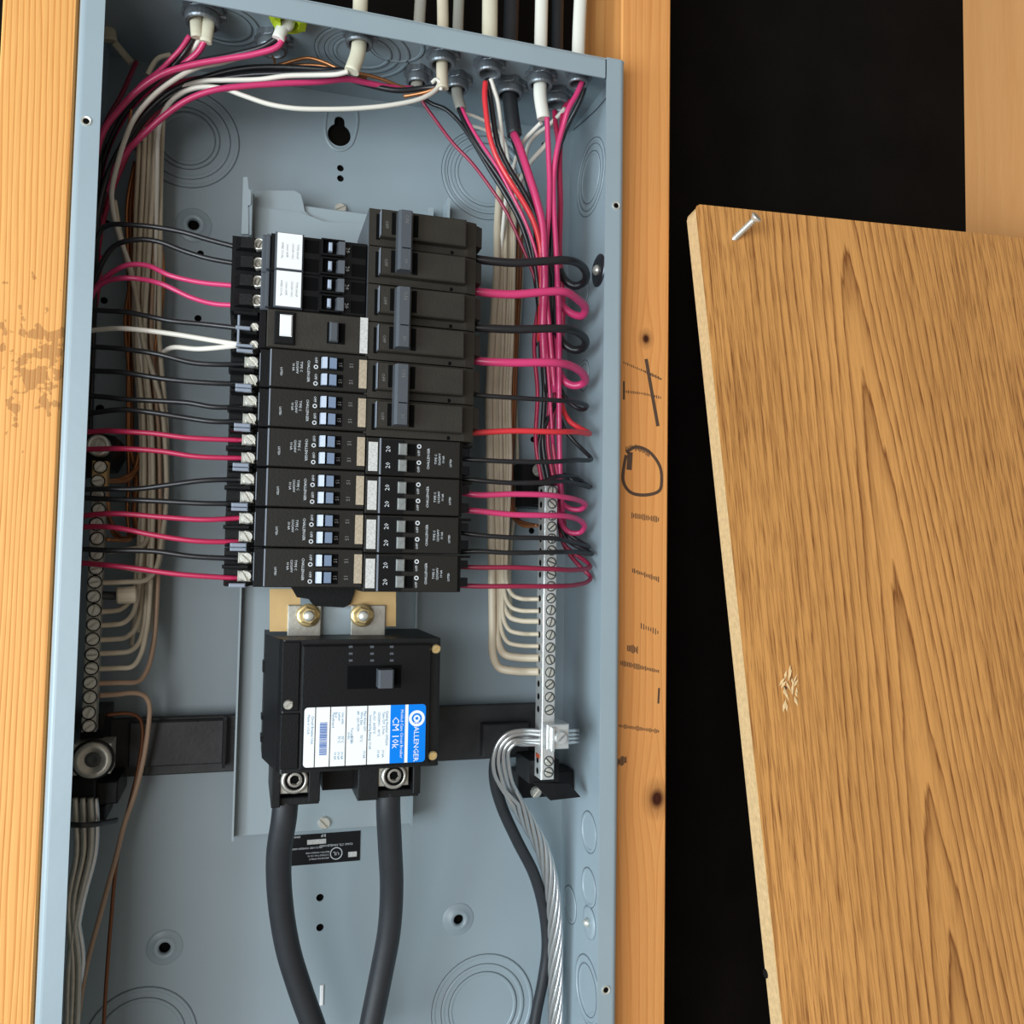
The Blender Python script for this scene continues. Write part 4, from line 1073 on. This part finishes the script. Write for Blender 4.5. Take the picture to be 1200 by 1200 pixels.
wire('pl', 'right-hand one leaving the large top left connector', '240 48 30, 233 60 34, 222 70 38, 205 82 46, 180 100 56, 150 130 66, 124 180 76, 112 250 80', GB)
wire('km', 'thick black one from the tan cable above the keyhole', '408 82 24, 385 84 28, 340 86 34, 290 88 42, 245 95 50, 205 110 58, 170 140 66, 140 190 74, 118 250 78, 110 320 80', GB)
wire('kl', 'highest long one crossing under the top panel', '520 101 30, 500 103 36, 465 106 40, 430 99 44, 400 90 46, 350 82 50, 300 84 54, 250 92 60, 205 108 66, 165 145 74, 135 200 80, 115 280 84', GB)
wire('wm', 'upper long one from the tan cable above the keyhole', '408 84 22, 395 87 24, 370 88 28, 335 89 32, 305 93 36, 265 94 42, 240 95 48, 215 102 56, 195 118 66, 183 140 74, 178 190 80, 176 260 84, 178 360 88', GB)
wire('pl', 'long one sweeping from the right connectors to the left', '484 104 50, 455 102 44, 430 97 40, 408 93 38, 375 96 36, 330 98 34, 285 101 34, 250 106 36, 222 116 40, 195 134 46, 170 156 52, 145 182 60, 122 225 68, 110 300 72', GB)
wire('wm', 'longest one, sagging past the keyhole', '516 92 30, 512 104 28, 495 115 26, 460 123 26, 420 127 28, 380 128 30, 345 127 32, 315 122 34, 285 112 36, 262 104 38, 238 102 42, 215 108 48, 196 124 56, 186 150 66, 184 200 76, 182 300 84, 178 420 88', GB)
wire('wm', 'curving below the lime clamp and down the left side', '322 46 26, 300 60 34, 262 73 38, 232 79 36, 205 93 36, 180 112 40, 158 138 46, 146 165 52, 137 195 58, 131 225 64, 133 250 66, 141 280 70, 153 315 74, 160 360 76, 166 440 80', GB)
wire('cm', 'small loop above the bundle in the top left corner', '200 64 70, 186 68 68, 178 78 66, 173 88 66', GB)
wire('dm', 'deep in the shade of the top left corner', '160 72 80, 152 90 80, 142 112 80, 126 140 80, 114 170 80', GB)
wire('rm', 'from the rear of the top bundle down the left side', '402 85 36, 330 84 50, 260 88 56, 200 100 60, 175 118 62, 156 145 64, 142 175 66, 128 215 68, 114 260 70, 106 320 72', GB)
wire('rl', 'lower rear one of the top bundle, down the left side', '400 86 44, 330 84 56, 270 90 60, 220 104 64, 185 130 68, 160 160 72, 140 200 76, 120 260 80, 108 350 80', GB)
for i, (du, yy) in enumerate([(0, 64), (5, 70), (-4, 76), (9, 82), (-8, 68)]):
    P = f'{405-i*4} {83+i} {yy-30}, {300+du*3} {79+i*2.4} {yy-20}, {250+du} {88+i*3} {yy-12}, {200+du} {108+i*3} {yy-6}, {165+du} {140+i*3} {yy}, {135+du*.5} {185+i*4} {yy}, {116+du*.4} {240+i*6} {yy}, {108+du*.3} {330} {yy}, {104+du*.2} {450} {yy}'
    wire('kl' if i % 2 == 0 else 'km', ['uppermost', 'second', 'third', 'fourth', 'lowest'][i] + ' of the dark strands packed behind the long pinkish sweep', P, GB)
for i, (u, yy) in enumerate([(108, 60), (112, 68), (104, 74)]):
    wire('km', ['outer', 'middle', 'inner'][i] + ' upright one tucked behind the left flange', f'{u+6} 180 {yy}, {u+3} 250 {yy}, {u} 330 {yy}, {u-4} 430 {yy}, {u-8} 560 {yy}', GB)
wire('rm', 'upright one just behind the left flange beside black wires', '118 300 70, 115 335 70, 112 355 70, 106 385 70, 100 420 70', GB)

# -- neutral and ground wires running down the left gutter to the left bar
GN = 'neutral wires running down the left gutter'
ends = [(682, 186), (716, 157), (732, 160), (749, 163), (765, 168), (783, 171), (800, 179)]
tops = [(192, 120), (163, 168), (170, 150), (178, 140), (176, 150), (183, 140), (187, 130)]
ordl = ['that meets the left bar highest, above the coiled stub', 'with the first low bend into the left bar', 'with the second low bend into the left bar', 'with the third low bend into the left bar',
        'with the fourth low bend into the left bar', 'with the fifth low bend into the left bar', 'with the lowest bend into the left bar']
for i, ((ve, uc), (ut, vt)) in enumerate(zip(ends, tops)):
    yy = 84 - 3 * (i % 3)
    um = uc + 5 - i * .5
    bx = 120 - (ve - 682) * .04
    cv = 26 if i < 5 else 40
    P = f'{ut} {vt} {yy-8}, {ut-3} {vt+70} {yy}, {(ut+um)/2-4} 300 {yy}, {um-4} 400 {yy}, {um+4} 500 {yy}, {uc+8} 600 {yy}, {uc+3} {ve-cv-22} {yy-3}, {uc} {ve-cv} {yy-6}, {uc-6} {ve-cv*.4} {yy-12}, {uc-16} {ve-2} {yy-18}, {(bx+uc)/2-6} {ve} 58, {bx-6} {ve+1} 52'
    wire('cm' if i < 6 else 'nm', ordl[i], P, GN)
for i, (u0, u1, u2) in enumerate([(172, 176, 184), (181, 183, 190), (187, 180, 178), (177, 170, 172)]):
    wire('cm', ['leftmost', 'second', 'third', 'rightmost'][i] + ' of the rear upright ones in the left gutter', f'{u0} 140 84, {u0-2} 220 88, {u1} 330 92, {u1+3} 430 92, {u2} 520 92, {u2-2} 600 92, {u2-8} 680 92, {u2-16} 740 90, {u2-18} {690+i*22} 92', GN)
wire('cm', 'second crossing diagonally at mid height of left gutter', '134 235 70, 141 275 72, 158 340 74, 168 400 76, 180 440 78, 190 480 80, 194 530 82, 195 580 84, 190 640 84, 184 664 80, 172 669 74, 140 664 62', GN)
wire('cm', 'short one entering the left bar above the dark red wire', '178 600 84, 174 628 80, 166 640 74, 150 644 64, 128 646 54', GN)
wire('nm', 'leaving the left bar low and bending down past the strip', '116 815 52, 135 814 58, 158 812 64, 170 816 68, 175 826 70, 174 850 72, 168 890 74, 158 930 76, 146 965 78, 137 1000 80, 118 1070 82, 102 1130 84, 92 1190 86, 88 1240 86', GN)
wire('qt', 'bending down over the insulating strip beside the tan wire', '124 838 70, 150 836 74, 163 841 78, 167 856 80, 162 900 82, 150 950 84, 138 1000 86, 130 1080 88, 124 1160 90, 120 1230 90', 'copper wires of the left gutter')
GC = 'copper wires of the left gutter'
for i, (a, b, c, d, e) in enumerate([(158, 149, 152, 150, 151), (160, 153, 156, 155, 158), (163, 157, 147, 152, 160)]):
    wire('ot' if i != 1 else 'qt', ['leftmost', 'middle', 'rightmost'][i] + ' of the thin upright ones in the left gutter', f'{a} 190 86, {b} 240 88, {b+1} 300 90, {c} 370 90, {d} 450 90, {d} 520 90, {e} 560 90, {e-2} 600 88, {e} 625 84, {150-i*8} {633-i*3} 66, 124 {632-i*34} 54', GC)
wire('om', 'bright orange one right of the cream bundle in left gutter', '185 212 88, 188 230 88, 187 270 88, 191 320 88, 188 370 88, 182 410 88, 179 450 88, 175 490 88, 166 520 86, 158 550 82, 150 562 74, 122 564 56', GC)
wire('ot', 'thin rough one leading to the brass end of the left bar', '176 470 86, 170 510 86, 164 545 84, 152 556 76, 138 562 66, 120 563 54', GC)
wire('oc', 'hair-thin stray one beside the red wire, top left', '154 128 50, 151 145 54, 146 165 58', GC)
st = thing('wire_stub', 'short thick stub with a rough tan end beside the left bar screws', 'wire', at(120, 698, .056))
obj('core', MB().tube([at(112, 697, .052), at(130, 698, .056), at(141, 698, .060)], .0028, 10), W_BLACK, st)
obj('coil', MB().lathe([(.0042, 0), (.0056, .001), (.0058, .0115), (.0046, .0125)], at(136, 698, .058), (1, .15, .05), 12, smooth=False), W_CREAM, st, 'rough tan end')

# -- wires leaving the right-hand connectors
GT = 'wires fanning from the right connectors'
wire('ot', 'arching from the lime clamp towards the keyhole', '306 81 60, 325 77 56, 345 71 52, 362 68 50, 380 73 48, 400 82 46, 420 86 44, 445 92 44, 470 102 46, 482 106 48', GT)
wire('ot', 'straighter lower one under the top panel', '308 82 62, 340 77 58, 375 77 54, 405 84 50, 430 92 48', GT)
wire('oc', 'tiny one hooked out of the connector behind the lime clamp', '319 66 48, 322 72 46, 320 80 46, 316 84 48', GT)
wire('ot', 'frayed pair member leaving the tan cable with the white wire', '516 100 30, 505 106 32, 490 110 36, 473 113 40', GT)
wire('om', 'short one beside the frayed strand under the tan cable', '517 101 30, 508 108 32, 496 114 36', GT)
wire('wt', 'tiny curled strip on the tan cable near the white wire', '506 97 27, 511 93 26, 516 97 26, 517 106 27', GT)
wire('dt', 'thin, first diagonal one from the left', '488 104 58, 492 113 59, 497 122 60, 512 143 58, 531 168 54, 552 190 50, 572 216 46, 592 246 44, 610 285 44, 628 330 46, 640 380 50, 646 450 54', GT)
wire('km', 'first diagonal black one from the left', '491 104 60, 496 114 62, 505 121 62, 522 128 58, 538 143 54, 553 164 50, 572 196 46, 592 228 44, 610 262 44, 622 300 46, 630 350 50, 634 420 56', GT)
wire('km', 'diagonal one left of the reddish wire from the grey cable', '537 127 55, 545 145 52, 560 172 48, 585 208 44, 603 238 42, 620 276 42, 628 320 44, 634 380 50, 640 460 56', GT)
wire('pt', 'thin diagonal one from the grey cable', '541 126 53, 550 145 50, 564 168 46, 582 195 42, 601 230 40, 618 266 40, 630 305 42, 636 360 46, 642 430 52, 648 520 58', GT)
wire('sl', 'bright thick curved one in the middle of the fan', '569 96 30, 568 110 30, 570 135 30, 574 160 30, 582 184 30, 598 213 30, 614 238 32, 626 262 34, 633 290 38, 634 330 44, 632 400 52', GT)
wire('kl', 'following the right side of the scarlet wire', '571 92 32, 575 115 34, 579 145 34, 584 170 34, 596 196 36, 612 222 38, 626 250 40, 634 280 42, 638 330 46, 640 400 54', GT)
wire('wm', 'short bright one beside the scarlet wire', '575 92 30, 579 105 32, 583 118 34, 587 150 38, 590 180 46, 594 215 58, 590 260 72, 585 320 80', GT)
wire('kl', 'thick one left of the thick pink wire', '598 150 52, 604 172 48, 614 200 46, 624 232 44, 634 262 44, 641 300 46, 644 350 52, 646 430 58', GT)
wire('kl', 'second thick one from the black sheath', '601 155 54, 610 178 52, 622 212 50, 632 248 48, 640 284 50, 648 330 54, 652 400 60', GT)
wire('px', 'thickest one of the fan, from the black sheath', '602 157 46, 608 170 42, 618 200 38, 628 232 36, 635 262 36, 637 295 38, 638 330 42, 636 380 48, 638 430 54', GT)
wire('pl', 'straight one below the white cable', '641 137 30, 642 160 32, 643 185 34, 644 215 36, 643 250 38, 640 290 42, 640 340 46, 645 400 50, 650 460 54', GT)
wire('pl', 'curved one from the top right corner connector', '683 94 20, 676 110 22, 666 128 24, 660 148 28, 653 175 32, 649 205 36, 649 240 38, 651 280 40, 653 320 42, 655 380 44, 655 440 46, 656 540 52, 659 600 56', GT)
wire('kl', 'hugging the right edge of the curved pink wire', '687 95 24, 682 112 28, 674 130 34, 666 145 40, 658 165 44, 650 190 46, 647 240 48, 647 300 52, 648 380 56', GT)
wire('rl', 'rear one right of the curved pink wire', '668 118 48, 661 128 48, 658 150 48, 656 190 48, 657 240 50, 656 300 52, 660 360 56, 656 420 60', GT)
wire('rl', 'one glimpsed between the two pink wires', '650 130 54, 651 145 52, 654 165 52, 655 200 52, 656 250 54, 652 330 58', GT)
wire('wm', 'slanting left from under the white cable', '634 144 36, 626 152 44, 615 164 54, 606 182 64, 598 215 76, 596 270 84', GT)
wire('wm', 'slanting from the open rear connector to the cream bundle', '662 127 44, 655 135 50, 643 147 56, 628 158 64, 619 170 70, 616 186 76, 612 220 82, 610 280 86', GT)
wire('wl', 'lowest slanting one behind the pink wires', '644 164 62, 636 174 66, 625 186 70, 619 194 74, 606 220 80, 600 270 86', GT)
wire('wt', 'upper thin one passing behind the scarlet wire', '545 132 66, 560 138 66, 575 146 68, 590 162 74, 598 200 82', GT)
wire('wt', 'lower thin one passing behind the scarlet wire', '546 146 72, 562 150 72, 578 158 74, 592 180 80, 604 230 86', GT)
for i, (a, b, c) in enumerate([(633, 626, 636), (628, 634, 644), (645, 640, 650), (652, 650, 640), (637, 646, 656)]):
    wire('kl' if i % 2 else 'rm', ['first', 'second', 'third', 'fourth', 'fifth'][i] + ' rear upright one in the right gutter bundle', f'{a} 270 52, {a+2} 330 56, {b} 400 60, {b+4} 460 62, {c-8} 520 64, {c} 570 66, {c+6} 620 66', GT)

# -- right column wires with their loops
GR = 'circuit wires looping out of the right column'
wire('kx', 'looping wide from the topmost double breaker', '548 302 18, 560 304 16, 600 308 12, 640 306 10, 665 305 12, 680 310 20, 687 321 30, 684 331 40, 674 335 46, 663 329 50, 656 315 54, 650 280 56', GR)
wire('px', 'looping from the second pole of the double breakers', '548 340 18, 560 342 16, 600 345 12, 640 342 10, 662 342 12, 676 350 22, 686 361 34, 682 370 42, 671 368 48, 659 358 52, 652 338 54, 650 300 56', GR)
wire('kx', 'looping from the middle double breaker', '548 383 18, 560 384 16, 600 386 12, 650 385 10, 672 387 16, 686 398 28, 683 408 40, 672 410 46, 660 402 50, 652 385 54, 650 340 56', GR)
wire('px', 'looping from the lower pole of the middle double breaker', '542 420 22, 560 423 18, 600 425 12, 650 425 10, 670 429 18, 684 439 30, 685 448 40, 674 452 46, 662 447 50, 654 430 54, 652 390 56', GR)
wire('km', 'looping narrowly from the lowest double breaker', '541 460 20, 560 463 18, 600 466 14, 650 469 14, 675 471 22, 688 476 34, 682 480 44, 670 474 50, 660 462 54, 652 440 56', GR)
wire('sl', 'pointing straight right from the lowest double breaker', '541 508 20, 560 507 18, 600 505 14, 650 506 14, 675 506 22, 691 508 36, 680 502 46, 668 494 52, 660 480 56, 654 450 58', GR)
wire('km', 'into the upper pole of the uppermost right twin breaker', '538 538 24, 560 539 20, 600 541 16, 650 541 16, 675 539 24, 693 538 38, 684 528 46, 672 516 52, 660 500 56, 652 470 58', GR)
wire('km', 'into the lower pole of the uppermost right twin breaker', '538 561 24, 560 563 20, 600 566 16, 640 565 16, 660 564 22, 680 568 32, 690 571 42, 676 566 50, 660 556 56, 650 560 60', GR)
wire('km', 'second dark one crossing just above the right bar', '636 566 30, 650 559 30, 664 558 36, 676 560 46, 684 566 50, 692 572 50', GR)
wire('pl', 'looping from the second right twin breaker, upper', '538 577 24, 560 580 20, 600 579 16, 640 580 16, 664 583 22, 680 587 34, 686 592 42, 680 597 48, 668 596 52, 658 588 56, 652 560 60', GR)
wire('pl', 'looping from the second right twin breaker, lower', '537 597 24, 560 599 20, 600 603 16, 640 604 16, 664 605 22, 680 610 34, 685 617 42, 680 624 48, 668 624 52, 658 614 56, 652 580 60', GR)
wire('km', 'into the upper pole of the third right twin breaker', '537 624 24, 560 627 20, 600 630 16, 650 631 18, 672 636 28, 690 641 40, 678 634 50, 662 622 56, 652 600 60', GR)
wire('km', 'into the lower pole of the third right twin breaker', '537 647 24, 560 646 20, 600 648 16, 650 647 18, 675 647 28, 694 649 40, 680 642 50, 664 632 56, 654 610 60', GR)
wire('dm', 'into the upper pole of the bottom right twin breaker', '537 664 24, 560 665 20, 600 665 16, 650 667 18, 672 668 26, 692 664 40, 684 656 48, 672 648 54, 660 636 58, 656 600 60', GR)
wire('dm', 'into the lower pole of the bottom right twin breaker', '537 686 24, 560 687 20, 600 687 16, 650 687 18, 672 686 26, 688 682 38, 692 676 44, 680 664 50, 668 650 56, 658 630 60, 656 580 62', GR)

# -- neutral bundle down the right gutter into the right bar
GQ = 'neutral wires bending into the right bar'
ords = ['first', 'second', 'third', 'fourth', 'fifth', 'sixth', 'seventh']
spec = [(702, 603, 597, 593, 'c', 'm'), (716, 600, 594, 591, 'c', 'm'), (728, 597, 590, 590, 'c', 'l'), (743, 593, 586, 589, 'c', 'm'), (757, 590, 583, 587, 'c', 'm'), (771, 586, 579, 583, 'c', 'x'), (787, 583, 573, 577, 'c', 'x')]
for i, (ve, u0, u1, u2, c, s_) in enumerate(spec):
    yy = 66 + 2 * (i % 3)
    k = 10 + i * 1.6
    P = f'{u0+4} 205 84, {u0} 260 {yy+12}, {u0-1} 320 {yy+8}, {u1+3} 400 {yy+6}, {u1} 470 {yy+4}, {u1+1} 540 {yy+2}, {u1+ (u2-u1)*.6} 620 {yy}, {u2} {ve-50} {yy-2}, {u2} {ve-24} {yy-6}, {u2+3} {ve-12} {yy-9}, {u2+9} {ve-4} {yy-13}, {u2+k+8} {ve-.5} {yy-17}, {(u2+k+640)/2} {ve} 49, 632 {ve} 45'
    wire(c + s_, ords[i] + ' from the top of those bending into the right bar', P, GQ)
for i, (u0, u1, u2, c, s_) in enumerate([(608, 603, 597, 'o', 't'), (612, 606, 600, 'q', 't'), (604, 600, 596, 'q', 't')]):
    wire(c + s_, ['middle', 'rightmost', 'leftmost'][i] + ' upright one beside the cream bundle, right gutter', f'{u0} 250 86, {u0-2} 320 84, {u1} 400 82, {u1-2} 470 80, {u2} 550 78, {u2+1} 590 76, {u2+5} 606 72, {u2+16} {616-i*2} 60, 630 {616} 48', 'copper wires of the right gutter')
for i, (u0, u1, u2) in enumerate([(590, 578, 582), (596, 585, 588), (611, 604, 597)]):
    wire('cm', ['left', 'middle', 'right'][i] + ' rear upright one in the right gutter', f'{u0} 250 92, {u0} 330 92, {u1} 450 92, {u1+2} 560 92, {u2} 660 92, {u2+2} 720 90', GQ)

# ================================================================== OAK BOARD leaning on the studs
P0 = at(815, 239, -.0055); P1 = at(918, 1205, -.082)
Lv = P1 - P0
def on_perp(u, v):
    d = ray(u, v); s = (P0 - CAM).dot(Lv) / d.dot(Lv)
    return CAM + d * s
T = at(1200, 281.5, -.0055)
ex = (T - P0).normalized(); ez = (-Lv).normalized()
print('corner angle', math.degrees(ex.angle(ez)), on_perp(1200, 281.5))
ey = ez.cross(ex).normalized(); ex = ey.cross(ez).normalized() * (1 if ex.x > 0 else 1)
if ex.x < 0: ex = -ex
if ey.y < 0: ey = -ey
BM = Matrix((ex, ey, ez)).transposed().to_4x4(); BM.translation = P0
print('board corner', P0, T, 'normal', ey)
board = bpy.data.objects.new('oak_board', None); COL.objects.link(board); board.matrix_world = BM; ORG[board] = Vector((0, 0, 0))
tag(board, 'oak-veneered board with a pale raw edge, leaning over the right studs', 'board')
BI = BM.inverted()
def bpt(u, v, yy=0.0):
    o_ = BI @ CAM; d = (BI.to_3x3() @ ray(u, v)); t = (yy - o_.y) / d.y
    return o_ + d * t

def oak():
    m = bpy.data.materials.new('oak_veneer'); m.use_nodes = True
    nt = m.node_tree; N = nt.nodes; L = nt.links; b = N['Principled BSDF']
    b.inputs['Roughness'].default_value = 0.42; b.inputs['Specular IOR Level'].default_value = 0.35
    tc = N.new('ShaderNodeTexCoord'); sep = N.new('ShaderNodeSeparateXYZ'); L.new(tc.outputs['Object'], sep.inputs[0])
    def mth(op, a, bb=None, c=None, clamp=False):
        k = N.new('ShaderNodeMath'); k.operation = op; k.use_clamp = clamp
        for i, x in enumerate((a, bb, c)):
            if x is None: continue
            if isinstance(x, (int, float)): k.inputs[i].default_value = x
            else: L.new(x, k.inputs[i])
        return k.outputs[0]
    def noise(sc, scale, det=3, loc=(0, 0, 0)):
        mp = N.new('ShaderNodeMapping'); mp.inputs['Scale'].default_value = scale; mp.inputs['Location'].default_value = loc
        L.new(tc.outputs['Object'], mp.inputs['Vector'])
        n = N.new('ShaderNodeTexNoise'); n.inputs['Scale'].default_value = sc; n.inputs['Detail'].default_value = det
        L.new(mp.outputs[0], n.inputs['Vector']); return n.outputs['Fac']
    x, zc_ = sep.outputs['X'], sep.outputs['Z']
    big = noise(7, (1, 1, .22), 3)
    mid = noise(32, (1, 1, .06), 3, (5, 1, 2))
    jag = noise(300, (1, 1, .12), 2, (9, 1, 2))
    # cathedral: distance from the flame axis, opening downwards, warped
    ax = mth('MULTIPLY_ADD', zc_, -.015, .125)
    ax = mth('MULTIPLY_ADD', mth('SUBTRACT', big, .5), .035, ax)
    dx = mth('SUBTRACT', x, ax)
    rr = mth('SQRT', mth('MULTIPLY_ADD', dx, dx, .00022))
    ph = mth('MULTIPLY_ADD', zc_, .055, rr)
    ph = mth('ADD', ph, mth('MULTIPLY', mth('SUBTRACT', mid, .5), .014))
    ph = mth('ADD', ph, mth('MULTIPLY', mth('SUBTRACT', jag, .5), .0022))
    fr = mth('FRACT', mth('MULTIPLY', ph, 150))
    cr = N.new('ShaderNodeValToRGB'); e = cr.color_ramp.elements
    e[0].position = 0; e[0].color = (0, 0, 0, 1); e[1].position = .50; e[1].color = (.10, .10, .10, 1)
    q1 = e.new(.80); q1.color = (.55, .55, .55, 1); q2 = e.new(.90); q2.color = (1, 1, 1, 1); q3 = e.new(1.0); q3.color = (0, 0, 0, 1)
    L.new(fr, cr.inputs['Fac'])
    # strong only near the flame; elsewhere fine pores
    near = mth('SUBTRACT', 1.0, mth('MULTIPLY', mth('ABSOLUTE', dx), 9.0), clamp=True)
    pores = noise(850, (1, 1, .045), 3, (2, 2, 2))
    pores2 = noise(330, (1, 1, .03), 3, (4, 2, 7))
    pr = N.new('ShaderNodeValToRGB'); pe = pr.color_ramp.elements
    pe[0].position = .50; pe[0].color = (0, 0, 0, 1); pe[1].position = .64; pe[1].color = (1, 1, 1, 1)
    L.new(pores, pr.inputs['Fac'])
    pr2 = N.new('ShaderNodeValToRGB'); pe = pr2.color_ramp.elements
    pe[0].position = .46; pe[0].color = (0, 0, 0, 1); pe[1].position = .62; pe[1].color = (1, 1, 1, 1)
    L.new(pores2, pr2.inputs['Fac'])
    a1 = mth('MULTIPLY', cr.outputs['Color'], mth('MULTIPLY_ADD', near, .55, .30))
    farm = mth('MULTIPLY_ADD', near, -.45, .75)
    a2 = mth('MULTIPLY', mth('MULTIPLY', pr.outputs['Color'], .55), farm)
    a3 = mth('MULTIPLY', mth('MULTIPLY', pr2.outputs['Color'], .50), farm)
    amt = mth('ADD', mth('ADD', a1, a2), a3, clamp=True)
    mx = N.new('ShaderNodeMix'); mx.data_type = 'RGBA'
    mx.inputs[6].default_value = srgb(228, 164, 94); mx.inputs[7].default_value = srgb(126, 72, 32)
    L.new(amt, mx.inputs[0])
    big2 = noise(5, (1, 1, .3), 2, (3, 8, 1))
    m2 = N.new('ShaderNodeMix'); m2.data_type = 'RGBA'; m2.blend_type = 'MULTIPLY'; m2.inputs[0].default_value = 1
    v = N.new('ShaderNodeValToRGB'); v.color_ramp.elements[0].color = (.80, .78, .74, 1); v.color_ramp.elements[1].color = (1, 1, 1, 1)
    v.color_ramp.elements[0].position = .35; v.color_ramp.elements[1].position = .65
    L.new(big2, v.inputs['Fac']); L.new(mx.outputs[2], m2.inputs[6]); L.new(v.outputs['Color'], m2.inputs[7])
    L.new(m2.outputs[2], b.inputs['Base Color'])
    bp = N.new('ShaderNodeBump'); bp.inputs['Strength'].default_value = .5; bp.inputs['Distance'].default_value = .0004
    L.new(mth('MULTIPLY', amt, -1.0), bp.inputs['Height']); L.new(bp.outputs['Normal'], b.inputs['Normal'])
    return m
OAK = oak()
CHIP = mat('particle_core', srgb(226, 190, 138), 0.8, bump=0.8, bscale=500, var=0.22, vscale=260)
tb = .0150
wb, hb2 = .40, .80
cc = .0035
obj('veneer', MB().prism([(cc, 0), (wb, 0), (wb, -hb2), (0, -hb2), (0, -cc), (cc * .3, -cc * .4)], 'y', 0, .0007), OAK, board)
obj('core', MB().prism([(cc * 1.4, -.0004), (wb, -.0004), (wb, -hb2), (.0002, -hb2), (.0002, -cc * 1.6), (cc * .4, -cc * .6)], 'y', .0007, tb), CHIP, board, 'pale raw particle core')
# gouge with lifted splinters
p = bpt(921, 806)
rg = random.Random(3)
for i in range(20):
    a = rg.random() * PI * 2; r_ = .002 + .0085 * rg.random()
    cx, cz = p.x + math.cos(a) * r_ * .8, p.z + math.sin(a) * r_ * 1.3
    l_, w_ = .0022 + .003 * rg.random(), .0005 + .0006 * rg.random(); th = rg.uniform(-.9, .9)
    dx, dz = math.sin(th), math.cos(th)
    pts = [(cx - dx * l_ + dz * w_ * .3, -.0001, cz - dz * l_), (cx + dz * w_, -.0009, cz - dx * w_), (cx + dx * l_, -.0014, cz + dz * l_), (cx - dz * w_, -.0003, cz + dx * w_), (cx, 0.0002, cz)]
    obj('splinter', MB().add(pts, [(0, 1, 2, 3), (0, 1, 4), (1, 2, 4), (2, 3, 4), (3, 0, 4)]), CHIP, board)
obj('gouge', MB().lathe([(.0014, 0), (.0014, .00012)], (p.x - .0005, 0, p.z), seg=9, smooth=False), INKW, board)
# ink blot on the edge
o_ = BI @ CAM; d = BI.to_3x3() @ ray(897, 1141); tt = (0.0 - o_.x) / d.x; pe_ = o_ + d * tt
obj('ink_blot', MB().lathe([(.0030, 0), (.0026, .0003)], (0, pe_.y, pe_.z), (-1, 0, 0), 9, smooth=False), INKK, board)

# screw driven part-way into the board
a_ = BM @ bpt(861, 279); h_ = at(887, 254, a_.y - .0165)
ax_ = (h_ - a_).normalized()
ws = thing('wood_screw', 'bright threaded screw sticking out of the top of the oak board', 'screw', tuple(a_))
Ln = (h_ - a_).length
mb = MB(); mb.tube([a_ - ax_ * .004, a_, a_ + ax_ * (Ln - .002)], .0020, 10)
n1 = ax_.orthogonal().normalized(); n2 = ax_.cross(n1)
hx = []
for k in range(150):
    t_ = k / 149; a2 = t_ * 2 * PI * 10; hx.append(a_ + ax_ * (t_ * (Ln - .003)) + (n1 * math.cos(a2) + n2 * math.sin(a2)) * .0022)
obj('thread', MB().tube(hx, .00045, 5, raw=True), STEEL, ws)
obj('shank', mb, STEEL, ws)
mb = MB().lathe([(.0020, -.0040), (.0044, -.0008), (.0044, 0), (.0038, .0004)], h_, ax_, 18)
obj('head', mb, STEEL, ws)
